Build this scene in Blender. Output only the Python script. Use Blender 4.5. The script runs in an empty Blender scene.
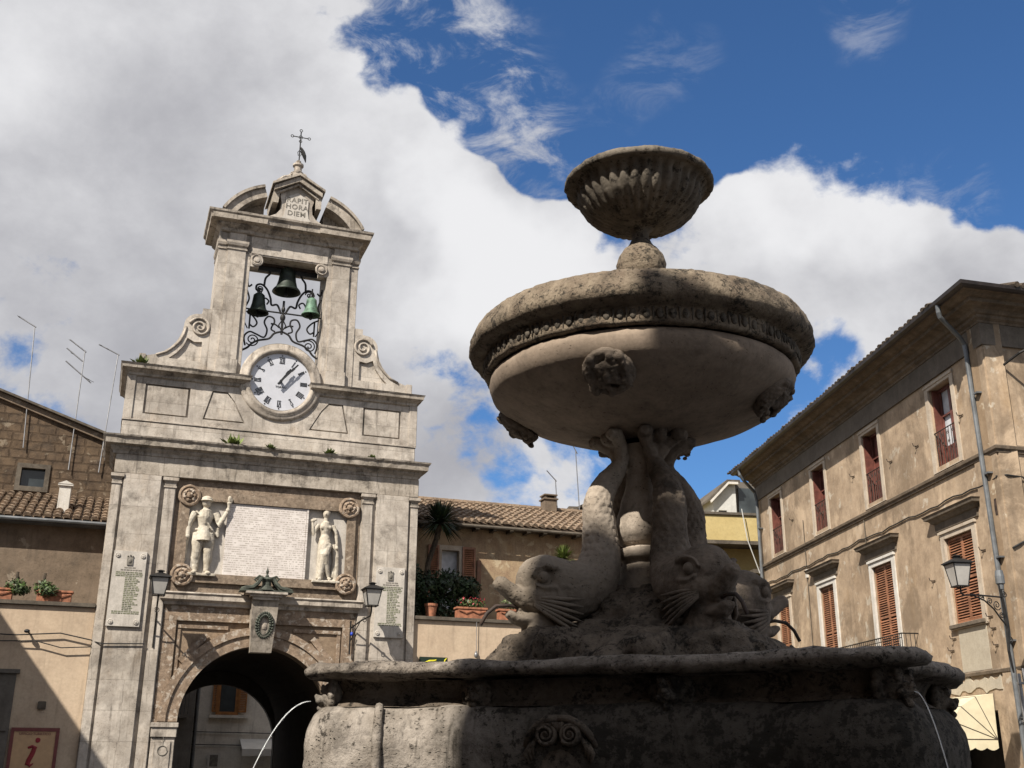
import bpy, bmesh, math, random
from mathutils import Vector, Matrix, noise
from mathutils.geometry import tessellate_polygon
random.seed(7)
R = math.radians
PI = math.pi
scene = bpy.context.scene
COL = scene.collection

# ------------------------------------------------------------------ camera
F_PX, PITCH, ROLL = 1097.7, 0.3281, 0.006355
cam_d = bpy.data.cameras.new('camera')
cam_d.sensor_width = 36.0
cam_d.lens = 36.0 * F_PX / 1024.0
cam_d.clip_start = 0.05
cam_d.clip_end = 3000.0
cam = bpy.data.objects.new('camera', cam_d)
COL.objects.link(cam)
_f = Vector((0, math.cos(PITCH), math.sin(PITCH)))
_u0 = Vector((0, -math.sin(PITCH), math.cos(PITCH)))
_r0 = Vector((1, 0, 0))
_r = _r0 * math.cos(ROLL) + _u0 * math.sin(ROLL)
_u = -_r0 * math.sin(ROLL) + _u0 * math.cos(ROLL)
M = Matrix((( _r.x, _u.x, -_f.x, 0), (_r.y, _u.y, -_f.y, 0), (_r.z, _u.z, -_f.z, 1.6), (0, 0, 0, 1)))
cam.matrix_world = M
scene.camera = cam

# ------------------------------------------------------------------ light
SUN_EL, SUN_AZ = R(44.5), R(212)          # azimuth clockwise from +Y
sun_dir = Vector((math.sin(SUN_AZ) * math.cos(SUN_EL), math.cos(SUN_AZ) * math.cos(SUN_EL), math.sin(SUN_EL)))
sd = bpy.data.lights.new('sun', 'SUN')
sd.energy = 5.0
sd.angle = R(0.5)
sd.color = (1.0, 0.93, 0.82)
sun = bpy.data.objects.new('sun', sd)
COL.objects.link(sun)
sun.rotation_euler = sun_dir.to_track_quat('Z', 'Y').to_euler()
scene.view_settings.view_transform = 'Standard'
scene.view_settings.look = 'None'
scene.view_settings.gamma = 1
scene.view_settings.exposure = 0.72
scene.view_settings.use_curve_mapping = False

# ------------------------------------------------------------------ node helper
class NT:
    def __init__(s, tree):
        s.t = tree
    def n(s, typ, **kw):
        nd = s.t.nodes.new(typ)
        ins = kw.pop('ins', {})
        for k, v in kw.items():
            setattr(nd, k, v)
        for k, v in ins.items():
            s.put(nd.inputs[k], v)
        return nd
    def put(s, sock, v):
        if isinstance(v, bpy.types.NodeSocket):
            s.t.links.new(v, sock)
        elif isinstance(v, bpy.types.Node):
            s.t.links.new(v.outputs[0], sock)
        else:
            if hasattr(sock, 'default_value') and isinstance(v, (tuple, list)) and sock.type == 'RGBA' and len(v) == 3:
                v = (*v, 1)
            sock.default_value = v
    def math(s, op, a, b=None, c=None, clamp=False):
        nd = s.t.nodes.new('ShaderNodeMath'); nd.operation = op; nd.use_clamp = clamp
        s.put(nd.inputs[0], a)
        if b is not None: s.put(nd.inputs[1], b)
        if c is not None: s.put(nd.inputs[2], c)
        return nd.outputs[0]
    def vmath(s, op, a, b=None, scale=None):
        nd = s.t.nodes.new('ShaderNodeVectorMath'); nd.operation = op
        s.put(nd.inputs[0], a)
        if b is not None: s.put(nd.inputs[1], b)
        if scale is not None: s.put(nd.inputs['Scale'], scale)
        return nd.outputs['Value'] if op in ('DOT_PRODUCT', 'LENGTH') else nd.outputs[0]
    def noise(s, vec, scale, detail=6, rough=0.55, dist=0.0, lac=2.0):
        nd = s.t.nodes.new('ShaderNodeTexNoise')
        s.put(nd.inputs['Vector'], vec); nd.inputs['Scale'].default_value = scale
        nd.inputs['Detail'].default_value = detail; nd.inputs['Roughness'].default_value = rough
        nd.inputs['Distortion'].default_value = dist
        return nd.outputs[0]
    def mapr(s, v, a, b, c=0.0, d=1.0, smooth=True):
        nd = s.t.nodes.new('ShaderNodeMapRange')
        nd.interpolation_type = 'SMOOTHSTEP' if smooth else 'LINEAR'
        s.put(nd.inputs[0], v)
        for i, q in zip((1, 2, 3, 4), (a, b, c, d)): s.put(nd.inputs[i], q)
        return nd.outputs[0]
    def mix(s, fac, a, b, mode='MIX'):
        nd = s.t.nodes.new('ShaderNodeMix'); nd.data_type = 'RGBA'; nd.blend_type = mode
        s.put(nd.inputs['Factor'], fac); s.put(nd.inputs['A'], a); s.put(nd.inputs['B'], b)
        return nd.outputs['Result']
    def map(s, vec, scale=(1, 1, 1), loc=(0, 0, 0), rot=(0, 0, 0)):
        nd = s.t.nodes.new('ShaderNodeMapping')
        s.put(nd.inputs['Vector'], vec)
        nd.inputs['Location'].default_value = loc; nd.inputs['Rotation'].default_value = rot
        nd.inputs['Scale'].default_value = scale
        return nd.outputs[0]

# ------------------------------------------------------------------ world: Nishita sky with procedural clouds by direction
world = bpy.data.worlds.new('World')
scene.world = world
world.use_nodes = True
wt = world.node_tree
for nd in list(wt.nodes): wt.nodes.remove(nd)
W = NT(wt)
BG = 0.08
sky = W.n('ShaderNodeTexSky', sky_type='NISHITA', sun_disc=False, sun_elevation=SUN_EL, sun_rotation=SUN_AZ,
          altitude=300.0, air_density=1.0, dust_density=0.6, ozone_density=3.0)
tc = W.n('ShaderNodeTexCoord')
D = tc.outputs['Generated']
def direction(px, py):                    # direction of a point in the sky, world space
    return (_f + _r * ((px - 512) / F_PX) - _u * ((py - 384) / F_PX)).normalized()
w1 = W.n('ShaderNodeTexNoise', ins={'Vector': D, 'Scale': 5.0, 'Detail': 4.0, 'Roughness': 0.55})
warp = W.vmath('SUBTRACT', w1.outputs['Color'], (0.5, 0.5, 0.5))
warp = W.vmath('SCALE', warp, scale=0.17)
DW = W.vmath('ADD', D, warp)
DW = W.vmath('NORMALIZE', DW)
cover = None
# (pixel of the photo it was measured at, angular radius in px, weight): gaps of clear sky and banks of cloud
GAPS = [(790, 60, 250, .95), (960, 110, 190, .9), (640, 100, 150, .8), (650, 195, 75, .55), (540, 160, 75, .5),
        (450, 40, 95, .62), (530, 40, 110, .75), (510, 120, 80, .7), (470, 140, 45, .3), (690, 460, 90, .5), (600, 445, 70, .4), (832, 385, 26, .26),
        (770, 430, 60, .35), (640, 262, 30, .3), (720, 500, 50, .45), (1040, 180, 80, .6), (350, 45, 26, .3), (505, 470, 40, .2)]
BANKS = [(440, 235, 95, .75), (545, 285, 115, 1.1), (500, 215, 60, .5), (585, 250, 55, .6), (860, 225, 120, 1.7), (960, 310, 120, .9), (760, 235, 60, .7),
         (900, 0, 70, .25), (200, 200, 320, .5), (1010, 250, 60, .6), (680, 430, 30, .25)]
def blob(px, py, rad, wgt):
    d = direction(px, py)
    dp = W.vmath('DOT_PRODUCT', DW, tuple(d))
    return W.mapr(dp, math.cos(rad / 1097.0), math.cos(rad * 0.35 / 1097.0), 0.0, wgt)
acc = 0.62
for b in GAPS:
    acc = W.math('SUBTRACT', acc, blob(*b))
for b in BANKS:
    acc = W.math('ADD', acc, blob(*b))
nz = W.noise(W.map(D, (1, 1, 1.5)), 5.5, 12, 0.60, 0.25)
nf = W.noise(W.map(D, (1, 1, 1.3), (3, 1, 2)), 24.0, 8, 0.62, 0.3)
dens = W.math('ADD', acc, W.math('MULTIPLY', W.math('SUBTRACT', nz, 0.5), 3.1))
dens = W.math('ADD', dens, W.math('MULTIPLY', W.math('SUBTRACT', nf, 0.5), 0.85))
mask = W.mapr(dens, 0.20, 0.66)
wn = W.noise(W.map(D, (1.0, 1.0, 2.2), (2, 5, 1), (0, R(25), 0)), 13.0, 10, 0.66, 0.6)
wr = 0.0
for b in [(455, 90, 120, 1.0), (550, 110, 60, .55), (650, 70, 60, .18), (965, 195, 60, .4), (850, 0, 50, .35), (380, 40, 60, .6), (690, 240, 60, .7), (560, 170, 60, .6)]:
    wr = W.math('ADD', wr, blob(*b))
mask = W.math('MAXIMUM', mask, W.math('MULTIPLY', W.mapr(wn, .44, .72), W.math('MINIMUM', wr, 0.85)))
# grey undersides: broad tone by direction + billows
def gsum(lst, base):
    a = base
    for b in lst: a = W.math('ADD', a, blob(*b))
    return a
greys = gsum([(120, 260, 210, .34), (330, 300, 130, .32), (200, 90, 200, .08), (420, 420, 110, .34), (60, 420, 150, .22), (900, 290, 90, .30),
              (1000, 360, 90, .26), (700, 330, 110, .2), (450, 480, 90, .3), (350, 150, 110, .15), (980, 260, 50, .15)], 0.0)
whites = gsum([(440, 200, 70, .5), (560, 290, 110, .5), (500, 260, 90, .4), (850, 200, 90, .5), (760, 240, 70, .4), (60, 60, 120, .2), (420, 110, 80, .2), (430, 340, 60, .15)], 0.0)
nb = W.noise(W.map(D, (1, 1, 1.3), (7, 3, 1)), 6.5, 12, 0.60, 0.1)
sh = W.math('ADD', W.math('SUBTRACT', greys, whites), W.math('MULTIPLY', W.math('SUBTRACT', nb, 0.5), 2.0))
sh = W.mapr(sh, -0.72, 1.02)
cc = W.mix(sh, (0.52, 0.52, 0.53), (0.25, 0.25, 0.27))
cc = W.vmath('SCALE', cc, scale=1.0 / BG)
skyc = W.mix(1.0, sky.outputs[0], (0.46, 0.70, 0.93), 'MULTIPLY')
res = W.mix(mask, skyc, cc)
bg = W.n('ShaderNodeBackground', ins={'Color': res, 'Strength': BG})
wo = W.n('ShaderNodeOutputWorld')
wt.links.new(bg.outputs[0], wo.inputs[0])

# ------------------------------------------------------------------ materials
def newmat(name):
    m = bpy.data.materials.new(name); m.use_nodes = True
    t = m.node_tree
    for nd in list(t.nodes): t.nodes.remove(nd)
    n = NT(t)
    o = n.n('ShaderNodeOutputMaterial'); b = n.n('ShaderNodeBsdfPrincipled')
    t.links.new(b.outputs[0], o.inputs[0])
    return m, n, b
KA = 0.80
def flat(name, c, rough=0.6, metal=0.0, vary=0.15, scale=9.0, bump=0.1):
    c = tuple(v * KA for v in c)
    m, n, b = newmat(name)
    tcn = n.n('ShaderNodeTexCoord').outputs['Object']
    z = n.noise(tcn, scale, 7, 0.6)
    c2 = tuple(max(0, v * (1 - 2.2 * vary)) for v in c)
    c1 = tuple(min(1, v * (1 + vary)) for v in c)
    n.put(b.inputs['Base Color'], n.mix(n.mapr(z, 0.3, 0.7), c1, c2))
    b.inputs['Roughness'].default_value = rough; b.inputs['Metallic'].default_value = metal
    bp = n.n('ShaderNodeBump', ins={'Height': z, 'Strength': bump, 'Distance': 0.02})
    n.put(b.inputs['Normal'], bp.outputs[0])
    return m
def stone(name, c1, c2, dirt=(0.05, 0.042, 0.035), dirt_amt=0.35, streak=0.3, pits=0.3, scale=1.6, bump=0.35,
          blocks=None, rust=0.0, crust=0.0, grad=None, blotch=0.0, low_shade=None, rough=0.88, bdist=0.03, patches=0.0, patch_c=(.6, .56, .48), horiz=0.0, top=0.0):
    """weathered stone or plaster; all in object space, so it stays with the thing"""
    c1, c2, patch_c = (tuple(v * KA for v in q) for q in (c1, c2, patch_c))
    m, n, b = newmat(name)
    tcn = n.n('ShaderNodeTexCoord').outputs['Object']
    big = n.noise(tcn, scale * 0.45, 5, 0.6)
    mid = n.noise(tcn, scale * 2.3, 9, 0.65)
    fine = n.noise(tcn, scale * 14, 6, 0.65)
    col = n.mix(n.mapr(n.math('ADD', n.math('MULTIPLY', mid, 0.6), n.math('MULTIPLY', big, 0.4)), 0.36, 0.64), c1, c2)
    col = n.mix(n.mapr(fine, 0.35, 0.75, 0, 0.30), col, tuple(v * 0.55 for v in c2))
    if patches:
        pn = n.noise(n.map(tcn, (1, 1, 1), (4, 2, 9)), scale * 1.7, 5, 0.62, 0.3)
        col = n.mix(n.mapr(pn, 0.66 - patches * 0.14, 0.70 - patches * 0.14, 0, 0.75), col, patch_c)
    h = n.math('ADD', n.math('MULTIPLY', mid, 0.5), n.math('MULTIPLY', fine, 0.35))
    if streak:
        st = n.noise(n.map(tcn, (5.0, 5.0, 0.55)), scale * 1.1, 7, 0.65, 0.2)
        col = n.mix(n.mapr(st, 0.50, 0.74, 0, streak), col, tuple(v * 1.4 for v in dirt))
    if rust:
        rn = n.noise(n.map(tcn, (1, 1, .5), (1, 5, 3)), scale * 1.3, 6, 0.6)
        col = n.mix(n.mapr(rn, 0.56, 0.74, 0, rust), col, (0.30, 0.19, 0.09))
    if dirt_amt:
        dn = n.noise(n.map(tcn, (1, 1, 1), (9, 4, 6)), scale * 1.0, 10, 0.72, 0.2)
        col = n.mix(n.mapr(dn, 0.50, 0.66, 0, dirt_amt), col, dirt)
    if low_shade:      # shade on the lower dolphins put into the colour, paler sunlit stone above
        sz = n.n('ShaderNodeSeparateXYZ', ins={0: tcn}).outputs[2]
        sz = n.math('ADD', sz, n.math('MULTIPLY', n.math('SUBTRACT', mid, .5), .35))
        col = n.mix(n.mapr(sz, low_shade[0], low_shade[1], low_shade[2], 0), col, (.085, .068, .05))
    if blotch:
        bn = n.noise(n.map(tcn, (1, 1, .8), (6, 2, 3)), scale * .42, 7, .68, .6)
        col = n.mix(n.mapr(bn, .47, .60, 0, blotch), col, tuple(v * .48 for v in c2))
        bn2 = n.noise(n.map(tcn, (1, 1, .7), (1, 9, 2)), scale * .6, 8, .7, .4)
        col = n.mix(n.mapr(bn2, .54, .64, 0, blotch), col, tuple(min(1, v * 1.22) for v in c1))
    if crust:
        cn = n.noise(n.map(tcn, (1, 1, 1.3), (2, 8, 5)), scale * 1.7, 12, 0.78, 0.3)
        cn2 = n.noise(tcn, scale * 8, 8, 0.75)
        cv_ = n.math('ADD', cn, n.math('MULTIPLY', n.math('SUBTRACT', cn2, .5), 0.95))
        if grad:      # crust thickens along the front, and the shade there is painted in with it
            gx = n.mapr(n.n('ShaderNodeSeparateXYZ', ins={0: tcn}).outputs[0], grad[0], grad[1])
            col = n.mix(n.math('MULTIPLY', gx, .84), col, (.04, .034, .027))
            cv_ = n.math('ADD', cv_, n.mapr(n.n('ShaderNodeSeparateXYZ', ins={0: tcn}).outputs[0], grad[0], grad[1], 0, grad[2]))
        cm = n.mapr(cv_, 0.59 - crust * 0.3, 0.70 - crust * 0.22, 0, 0.93)
        col = n.mix(cm, col, dirt)
        h = n.math('ADD', h, n.math('MULTIPLY', cn2, 0.4))
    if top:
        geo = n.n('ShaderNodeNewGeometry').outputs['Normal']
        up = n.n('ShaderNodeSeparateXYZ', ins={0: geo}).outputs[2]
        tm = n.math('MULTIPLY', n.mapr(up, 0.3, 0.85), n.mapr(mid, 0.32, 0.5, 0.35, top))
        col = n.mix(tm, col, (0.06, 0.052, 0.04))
    if pits:
        vo = n.n('ShaderNodeTexVoronoi', ins={'Vector': n.vmath('ADD', n.map(tcn, (1, 1, 1.8)), n.vmath('SCALE', n.n('ShaderNodeTexNoise', ins={'Vector': tcn, 'Scale': scale * 6}).outputs['Color'], scale=0.08)), 'Scale': scale * 12})
        pm = n.math('MULTIPLY', n.mapr(vo.outputs['Distance'], 0.10, 0.26, 1, 0), n.mapr(mid, 0.46, 0.60))
        col = n.mix(n.math('MULTIPLY', pm, min(1, pits * 1.5)), col, tuple(v * 0.6 for v in dirt))
        h = n.math('SUBTRACT', h, n.math('MULTIPLY', pm, pits))
    if blocks:
        bw, bh, mort, amt = blocks
        sx = n.n('ShaderNodeSeparateXYZ', ins={0: tcn})
        cv = n.n('ShaderNodeCombineXYZ', ins={0: n.math('ADD', sx.outputs[0], n.math('ADD', sx.outputs[1], n.math('MULTIPLY', n.math('SUBTRACT', big, .5), 0.25))),
                                             1: n.math('ADD', sx.outputs[2], n.math('MULTIPLY', n.math('SUBTRACT', mid, .5), 0.05))})
        br = n.n('ShaderNodeTexBrick', offset=0.43, squash=0.8, squash_frequency=3, ins={'Vector': cv.outputs[0], 'Scale': 1.0, 'Mortar Size': mort, 'Mortar Smooth': 0.3,
                 'Brick Width': bw, 'Row Height': bh, 'Color1': (1, 1, 1, 1), 'Color2': (.68, .66, .62, 1), 'Mortar': (.2, .18, .15, 1)})
        col = n.mix(amt, col, n.mix(1.0, col, br.outputs[0], 'MULTIPLY'))
        h = n.math('SUBTRACT', h, n.math('MULTIPLY', br.outputs['Fac'], 0.8 * amt))
    n.put(b.inputs['Base Color'], col)
    b.inputs['Roughness'].default_value = rough
    b.inputs['Specular IOR Level'].default_value = 0.2
    bp = n.n('ShaderNodeBump', ins={'Height': h, 'Strength': bump, 'Distance': bdist})
    n.put(b.inputs['Normal'], bp.outputs[0])
    return m

MT = {}
MT['trav'] = stone('travertine_weathered', (.68, .615, .54), (.48, .42, .36), dirt_amt=.50, streak=.62, patches=.12, patch_c=(.70, .63, .54), pits=.35, scale=1.5, blocks=(1.15, .62, .009, .30), rust=.22, blotch=.42)
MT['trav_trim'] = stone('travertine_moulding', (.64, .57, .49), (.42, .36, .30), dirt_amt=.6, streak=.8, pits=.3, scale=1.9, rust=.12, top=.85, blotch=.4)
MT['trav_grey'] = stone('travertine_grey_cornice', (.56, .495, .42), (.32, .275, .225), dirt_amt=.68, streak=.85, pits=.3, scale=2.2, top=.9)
MT['brown'] = stone('brown_tufa', (.38, .295, .22), (.21, .158, .115), dirt_amt=.45, streak=.3, pits=.5, scale=5.0, bump=.8, patches=.3, patch_c=(.50, .42, .33))
MT['brown_pale'] = stone('flaking_brown_stone', (.42, .315, .23), (.24, .175, .125), dirt_amt=.35, streak=.2, pits=.6, scale=4.5, bump=.8, patches=.80, patch_c=(.56, .49, .41))
MT['tuff_panel'] = stone('rough_tuff_panel', (.37, .275, .19), (.25, .18, .125), dirt_amt=.2, streak=.1, pits=.5, scale=4.0, bump=.8)
MT['marble'] = stone('white_marble', (.66, .61, .55), (.52, .48, .43), dirt_amt=.12, streak=.25, pits=0, scale=2.2, bump=.1)
MT['marble_fig'] = stone('carved_marble', (.72, .66, .56), (.50, .44, .35), dirt_amt=.35, streak=.4, dirt=(.14, .11, .08), pits=0, scale=4, bump=.15)
MT['bowl'] = stone('fountain_bowl_stone', (.36, .285, .22), (.25, .195, .15), dirt_amt=.40, streak=.38, pits=.35, scale=2.2, bump=.35, bdist=.02, dirt=(.045, .037, .03))
MT['rim'] = stone('fountain_rim_stone', (.32, .26, .19), (.17, .13, .095), dirt_amt=.65, streak=.15, pits=.8, scale=3.2, bump=.85, crust=.27, dirt=(.028, .024, .019))
MT['upper'] = stone('upper_bowl_stone', (.21, .18, .145), (.10, .085, .068), dirt_amt=.6, streak=.3, pits=.4, scale=3.4, bump=.5, crust=.22, dirt=(.018, .015, .012))
MT['dolphin'] = stone('dolphin_stone', (.52, .445, .37), (.33, .275, .22), low_shade=(2.62, 2.98, .62), dirt_amt=.42, streak=.1, pits=.85, scale=3.2, bump=.75, dirt=(.05, .042, .034), bdist=.018)
MT['dolphin_d'] = stone('dolphin_stone_dark', (.25, .20, .158), (.135, .108, .085), dirt_amt=.65, streak=.1, pits=.6, scale=3.6, bump=.8, dirt=(.03, .025, .02), bdist=.02)  # darker version of the dolphin stone
MT['rock'] = stone('rock_base_stone', (.21, .17, .132), (.10, .08, .062), dirt_amt=.65, streak=.1, pits=.6, scale=3.6, bump=1.0, crust=.30, dirt=(.018, .015, .012))
MT['basin'] = stone('lower_basin_stone', (.44, .39, .34), (.22, .188, .155), dirt_amt=.55, streak=.95, pits=.65, scale=2.6, bump=.9, crust=.04, grad=(-1.55, -.55, .12), dirt=(.022, .019, .015))
MT['basin_dark'] = stone('lower_basin_crust_shade', (.20, .175, .145), (.07, .06, .048), dirt_amt=.65, streak=.5, pits=.6, scale=2.6, bump=1.0, crust=.55, dirt=(.012, .010, .008))  # black crust with shade darkened into the same colour
MT['lip'] = stone('basin_lip_stone', (.40, .35, .30), (.17, .142, .115), dirt_amt=.5, streak=.1, pits=.9, scale=4.2, bump=1.0, crust=.26, dirt=(.022, .018, .015))
MT['terrace'] = stone('ochre_plaster', (.66, .52, .38), (.56, .43, .31), dirt_amt=.14, streak=.25, pits=0, scale=1.3, bump=.2, blotch=.16)
MT['coping'] = stone('coping_stone', (.17, .145, .115), (.09, .075, .06), dirt_amt=.3, streak=.1, pits=.1, scale=3)
MT['rb'] = stone('old_brown_plaster', (.55, .42, .295), (.34, .25, .17), dirt_amt=.16, streak=.28, pits=.05, scale=1.1, bump=.25, blotch=.55, rust=.35, patches=.36, patch_c=(.60, .53, .43))
MT['rb_side'] = stone('old_brown_side_plaster', (.36, .26, .17), (.27, .19, .12), dirt_amt=.15, streak=.3, pits=.1, scale=.9, bump=.25, patches=.35, patch_c=(.58, .50, .38))
MT['rb_trim'] = stone('plaster_moulding', (.24, .185, .135), (.12, .092, .066), dirt_amt=.45, streak=.6, pits=.05, scale=1.6, bump=.2)
MT['rb_frieze'] = stone('grey_frieze', (.20, .17, .14), (.14, .12, .10), dirt_amt=.3, streak=.4, pits=0, scale=1.4)
MT['surround'] = stone('pale_window_surround', (.60, .52, .42), (.50, .41, .32), dirt_amt=.12, streak=.35, pits=0, scale=2.2, bump=.15)
MT['white_sur'] = stone('whitewashed_surround', (.74, .71, .66), (.62, .58, .52), dirt_amt=.1, streak=.3, pits=0, scale=2.2, bump=.15)
MT['hood'] = stone('window_hood_stone', (.22, .18, .14), (.13, .105, .08), dirt_amt=.4, streak=.4, pits=.1, scale=2.4, top=.3)
MT['patch'] = stone('fresh_plaster_patch', (.54, .48, .38), (.47, .41, .32), dirt_amt=.1, streak=.15, pits=0, scale=2.0)
MT['shut'] = flat('terracotta_shutter_paint', (.33, .145, .075), .55, vary=.18, scale=5)
MT['shut_dark'] = flat('dark_red_window_paint', (.17, .055, .04), .5, vary=.2, scale=5)
MT['shut_brown'] = flat('brown_shutter_paint', (.24, .11, .055), .55, vary=.2, scale=5)
MT['iron'] = flat('black_iron', (.022, .020, .019), .55, .3, .2)
MT['iron_rust'] = flat('rusty_iron', (.06, .038, .028), .75, .1, .3)
MT['bronze'] = flat('dark_bronze', (.032, .045, .034), .5, .35, .3, 6)
MT['verdigris'] = flat('verdigris_bronze', (.12, .22, .15), .65, .15, .35, 6)
MT['verd_dark'] = flat('dark_verdigris_copper', (.075, .085, .065), .7, .1, .3, 6)
MT['pipe'] = flat('grey_zinc_pipe', (.16, .17, .18), .5, .3, .15, 4)
MT['gutter'] = flat('dark_brown_gutter', (.045, .035, .032), .5, .2, .2, 4)
MT['steel'] = flat('galvanised_pole', (.30, .30, .31), .5, .6, .15, 4)
MT['clock_face'] = flat('clock_enamel', (.62, .63, .68), .35, 0, .04, 3, 0)
MT['black'] = flat('black_paint', (.015, .015, .017), .5, 0, .1)
MT['glass'] = flat('dark_window_glass', (.05, .06, .065), .12, 0, .2, 1.5, 0)
MT['curtain'] = flat('white_curtain', (.62, .63, .66), .8, 0, .1, 6)
MT['dark'] = flat('dark_interior', (.03, .026, .023), .9)
MT['lamp_glass'] = flat('frosted_lamp_glass', (.46, .44, .41), .25, 0, .06, 5, 0)
MT['awn'] = flat('cream_canvas', (.72, .64, .45), .85, 0, .05, 4, .05)
MT['awn2'] = flat('white_canvas', (.62, .60, .56), .85, 0, .05, 4, .05)
MT['terracotta'] = flat('terracotta_pot', (.40, .16, .085), .8, 0, .2, 8)
MT['leaf'] = flat('green_leaves', (.075, .125, .028), .6, 0, .35, 7)
MT['leaf_d'] = flat('dark_green_leaves', (.032, .062, .020), .6, 0, .35, 7)
MT['leaf_y'] = flat('yellow_green_leaves', (.16, .21, .045), .6, 0, .3, 7)
MT['red_fl'] = flat('red_flowers', (.40, .03, .045), .6, 0, .2)
MT['bark'] = flat('palm_bark', (.10, .075, .05), .9, 0, .3)
MT['yellow'] = stone('yellow_plaster', (.60, .48, .23), (.54, .42, .19), dirt_amt=.05, streak=.1, pits=0, scale=.8, bump=.05)
MT['white_wall'] = stone('white_plaster', (.62, .62, .60), (.52, .52, .50), dirt_amt=.08, streak=.15, pits=0, scale=.8, bump=.05)
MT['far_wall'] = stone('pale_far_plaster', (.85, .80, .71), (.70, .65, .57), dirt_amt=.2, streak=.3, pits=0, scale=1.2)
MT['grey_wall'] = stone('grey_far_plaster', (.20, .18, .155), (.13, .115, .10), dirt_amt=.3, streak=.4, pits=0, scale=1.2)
MT['brickwall'] = stone('old_tuff_brick', (.19, .132, .085), (.095, .066, .045), dirt_amt=.45, streak=.25, pits=.3, scale=2.4, bump=1.0, blocks=(.46, .24, .03, .42), patches=.35, patch_c=(.33, .27, .2))
MT['lplaster'] = stone('brown_grey_plaster', (.25, .19, .14), (.165, .125, .09), dirt_amt=.3, streak=.4, pits=.3, scale=1.4, bump=.6, patches=.2, patch_c=(.36, .3, .23))
MT['rplaster'] = stone('peeling_ochre_plaster', (.47, .355, .225), (.33, .225, .145), dirt_amt=.25, streak=.3, pits=.4, scale=1.7, bump=.5, patches=.5, patch_c=(.55, .45, .31), rust=.4)
MT['tile'] = stone('old_roof_tile', (.33, .235, .16), (.17, .125, .09), dirt_amt=.5, streak=0, pits=.2, scale=5.0, bump=.5, patches=.4, patch_c=(.42, .36, .27))
MT['tile_dark'] = stone('dark_roof_tile', (.15, .115, .085), (.07, .055, .042), dirt_amt=.5, streak=0, pits=.2, scale=5.0, bump=.5)
MT['vault_shade'] = stone('shaded_vault_plaster', (.06, .045, .034), (.035, .027, .02), dirt_amt=.2, streak=.1, pits=0, scale=2)
MT['pave'] = stone('grey_basalt_paving', (.14, .13, .12), (.09, .085, .08), dirt_amt=.2, streak=0, pits=.2, scale=1.0, blocks=None)
MT['sign_green'] = flat('dark_green_sign', (.012, .028, .014), .4, 0, .1)
MT['sign_yellow'] = flat('yellow_lettering', (.75, .68, .03), .5, 0, .05)
MT['sign_frame'] = flat('maroon_paint', (.20, .05, .045), .5, 0, .1)
MT['sign_red'] = flat('crimson_lettering', (.30, .015, .025), .5, 0, .1)
MT['sign_bg'] = flat('peach_panel', (.62, .40, .22), .5, 0, .05)
MT['sign_blue'] = flat('violet_blue_strip', (.14, .10, .30), .5, 0, .1)
MT['blue'] = flat('blue_plastic', (.01, .05, .5), .5, 0, .1)
MT['ink'] = flat('worn_ink', (.22, .20, .17), .8, 0, .2)
MT['ink_green'] = flat('green_worn_ink', (.20, .21, .13), .8, 0, .3, 14)
MT['wood_orange'] = flat('orange_wood', (.36, .15, .04), .5, 0, .15)
MT['asphalt'] = flat('dark_cable', (.02, .02, .02), .7)
m, n, b = newmat('water')
b.inputs['Base Color'].default_value = (.9, .93, .95, 1); b.inputs['Roughness'].default_value = .08
b.inputs['Transmission Weight'].default_value = .55; b.inputs['IOR'].default_value = 1.33
MT['water'] = m

# text-bearing marble: rows of worn lettering too small to read
def tablet_mat(name, base1, base2, ink, row, amt, colw=None):
    m, n, b = newmat(name)
    tcn = n.n('ShaderNodeTexCoord').outputs['Object']
    s = n.n('ShaderNodeSeparateXYZ', ins={0: tcn})
    zr = n.math('DIVIDE', s.outputs[2], row)
    rowi = n.math('FLOOR', zr)
    fr = n.math('FRACT', zr)
    rowm = n.math('MULTIPLY', n.mapr(fr, .25, .35), n.mapr(fr, .72, .82, 1, 0))
    cv = n.n('ShaderNodeCombineXYZ', ins={0: n.math('MULTIPLY', s.outputs[0], 1.0), 1: rowi})
    ch = n.noise(n.map(cv.outputs[0], (1, 5.13, 1)), 26, 3, .8)
    wd = n.noise(n.map(cv.outputs[0], (1, 3.7, 1)), 5, 1, .5)
    t = n.math('MULTIPLY', rowm, n.mapr(ch, .44, .52))
    t = n.math('MULTIPLY', t, n.mapr(wd, .38, .44))
    mid = n.noise(tcn, 3, 8, .6)
    col = n.mix(n.mapr(mid, .35, .65), base1, base2)
    col = n.mix(n.math('MULTIPLY', t, amt), col, ink)
    n.put(b.inputs['Base Color'], col); b.inputs['Roughness'].default_value = .6
    return m
MT['tablet'] = tablet_mat('lettered_marble', (.63, .58, .545), (.54, .49, .46), (.30, .26, .22), .050, .8)

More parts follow.
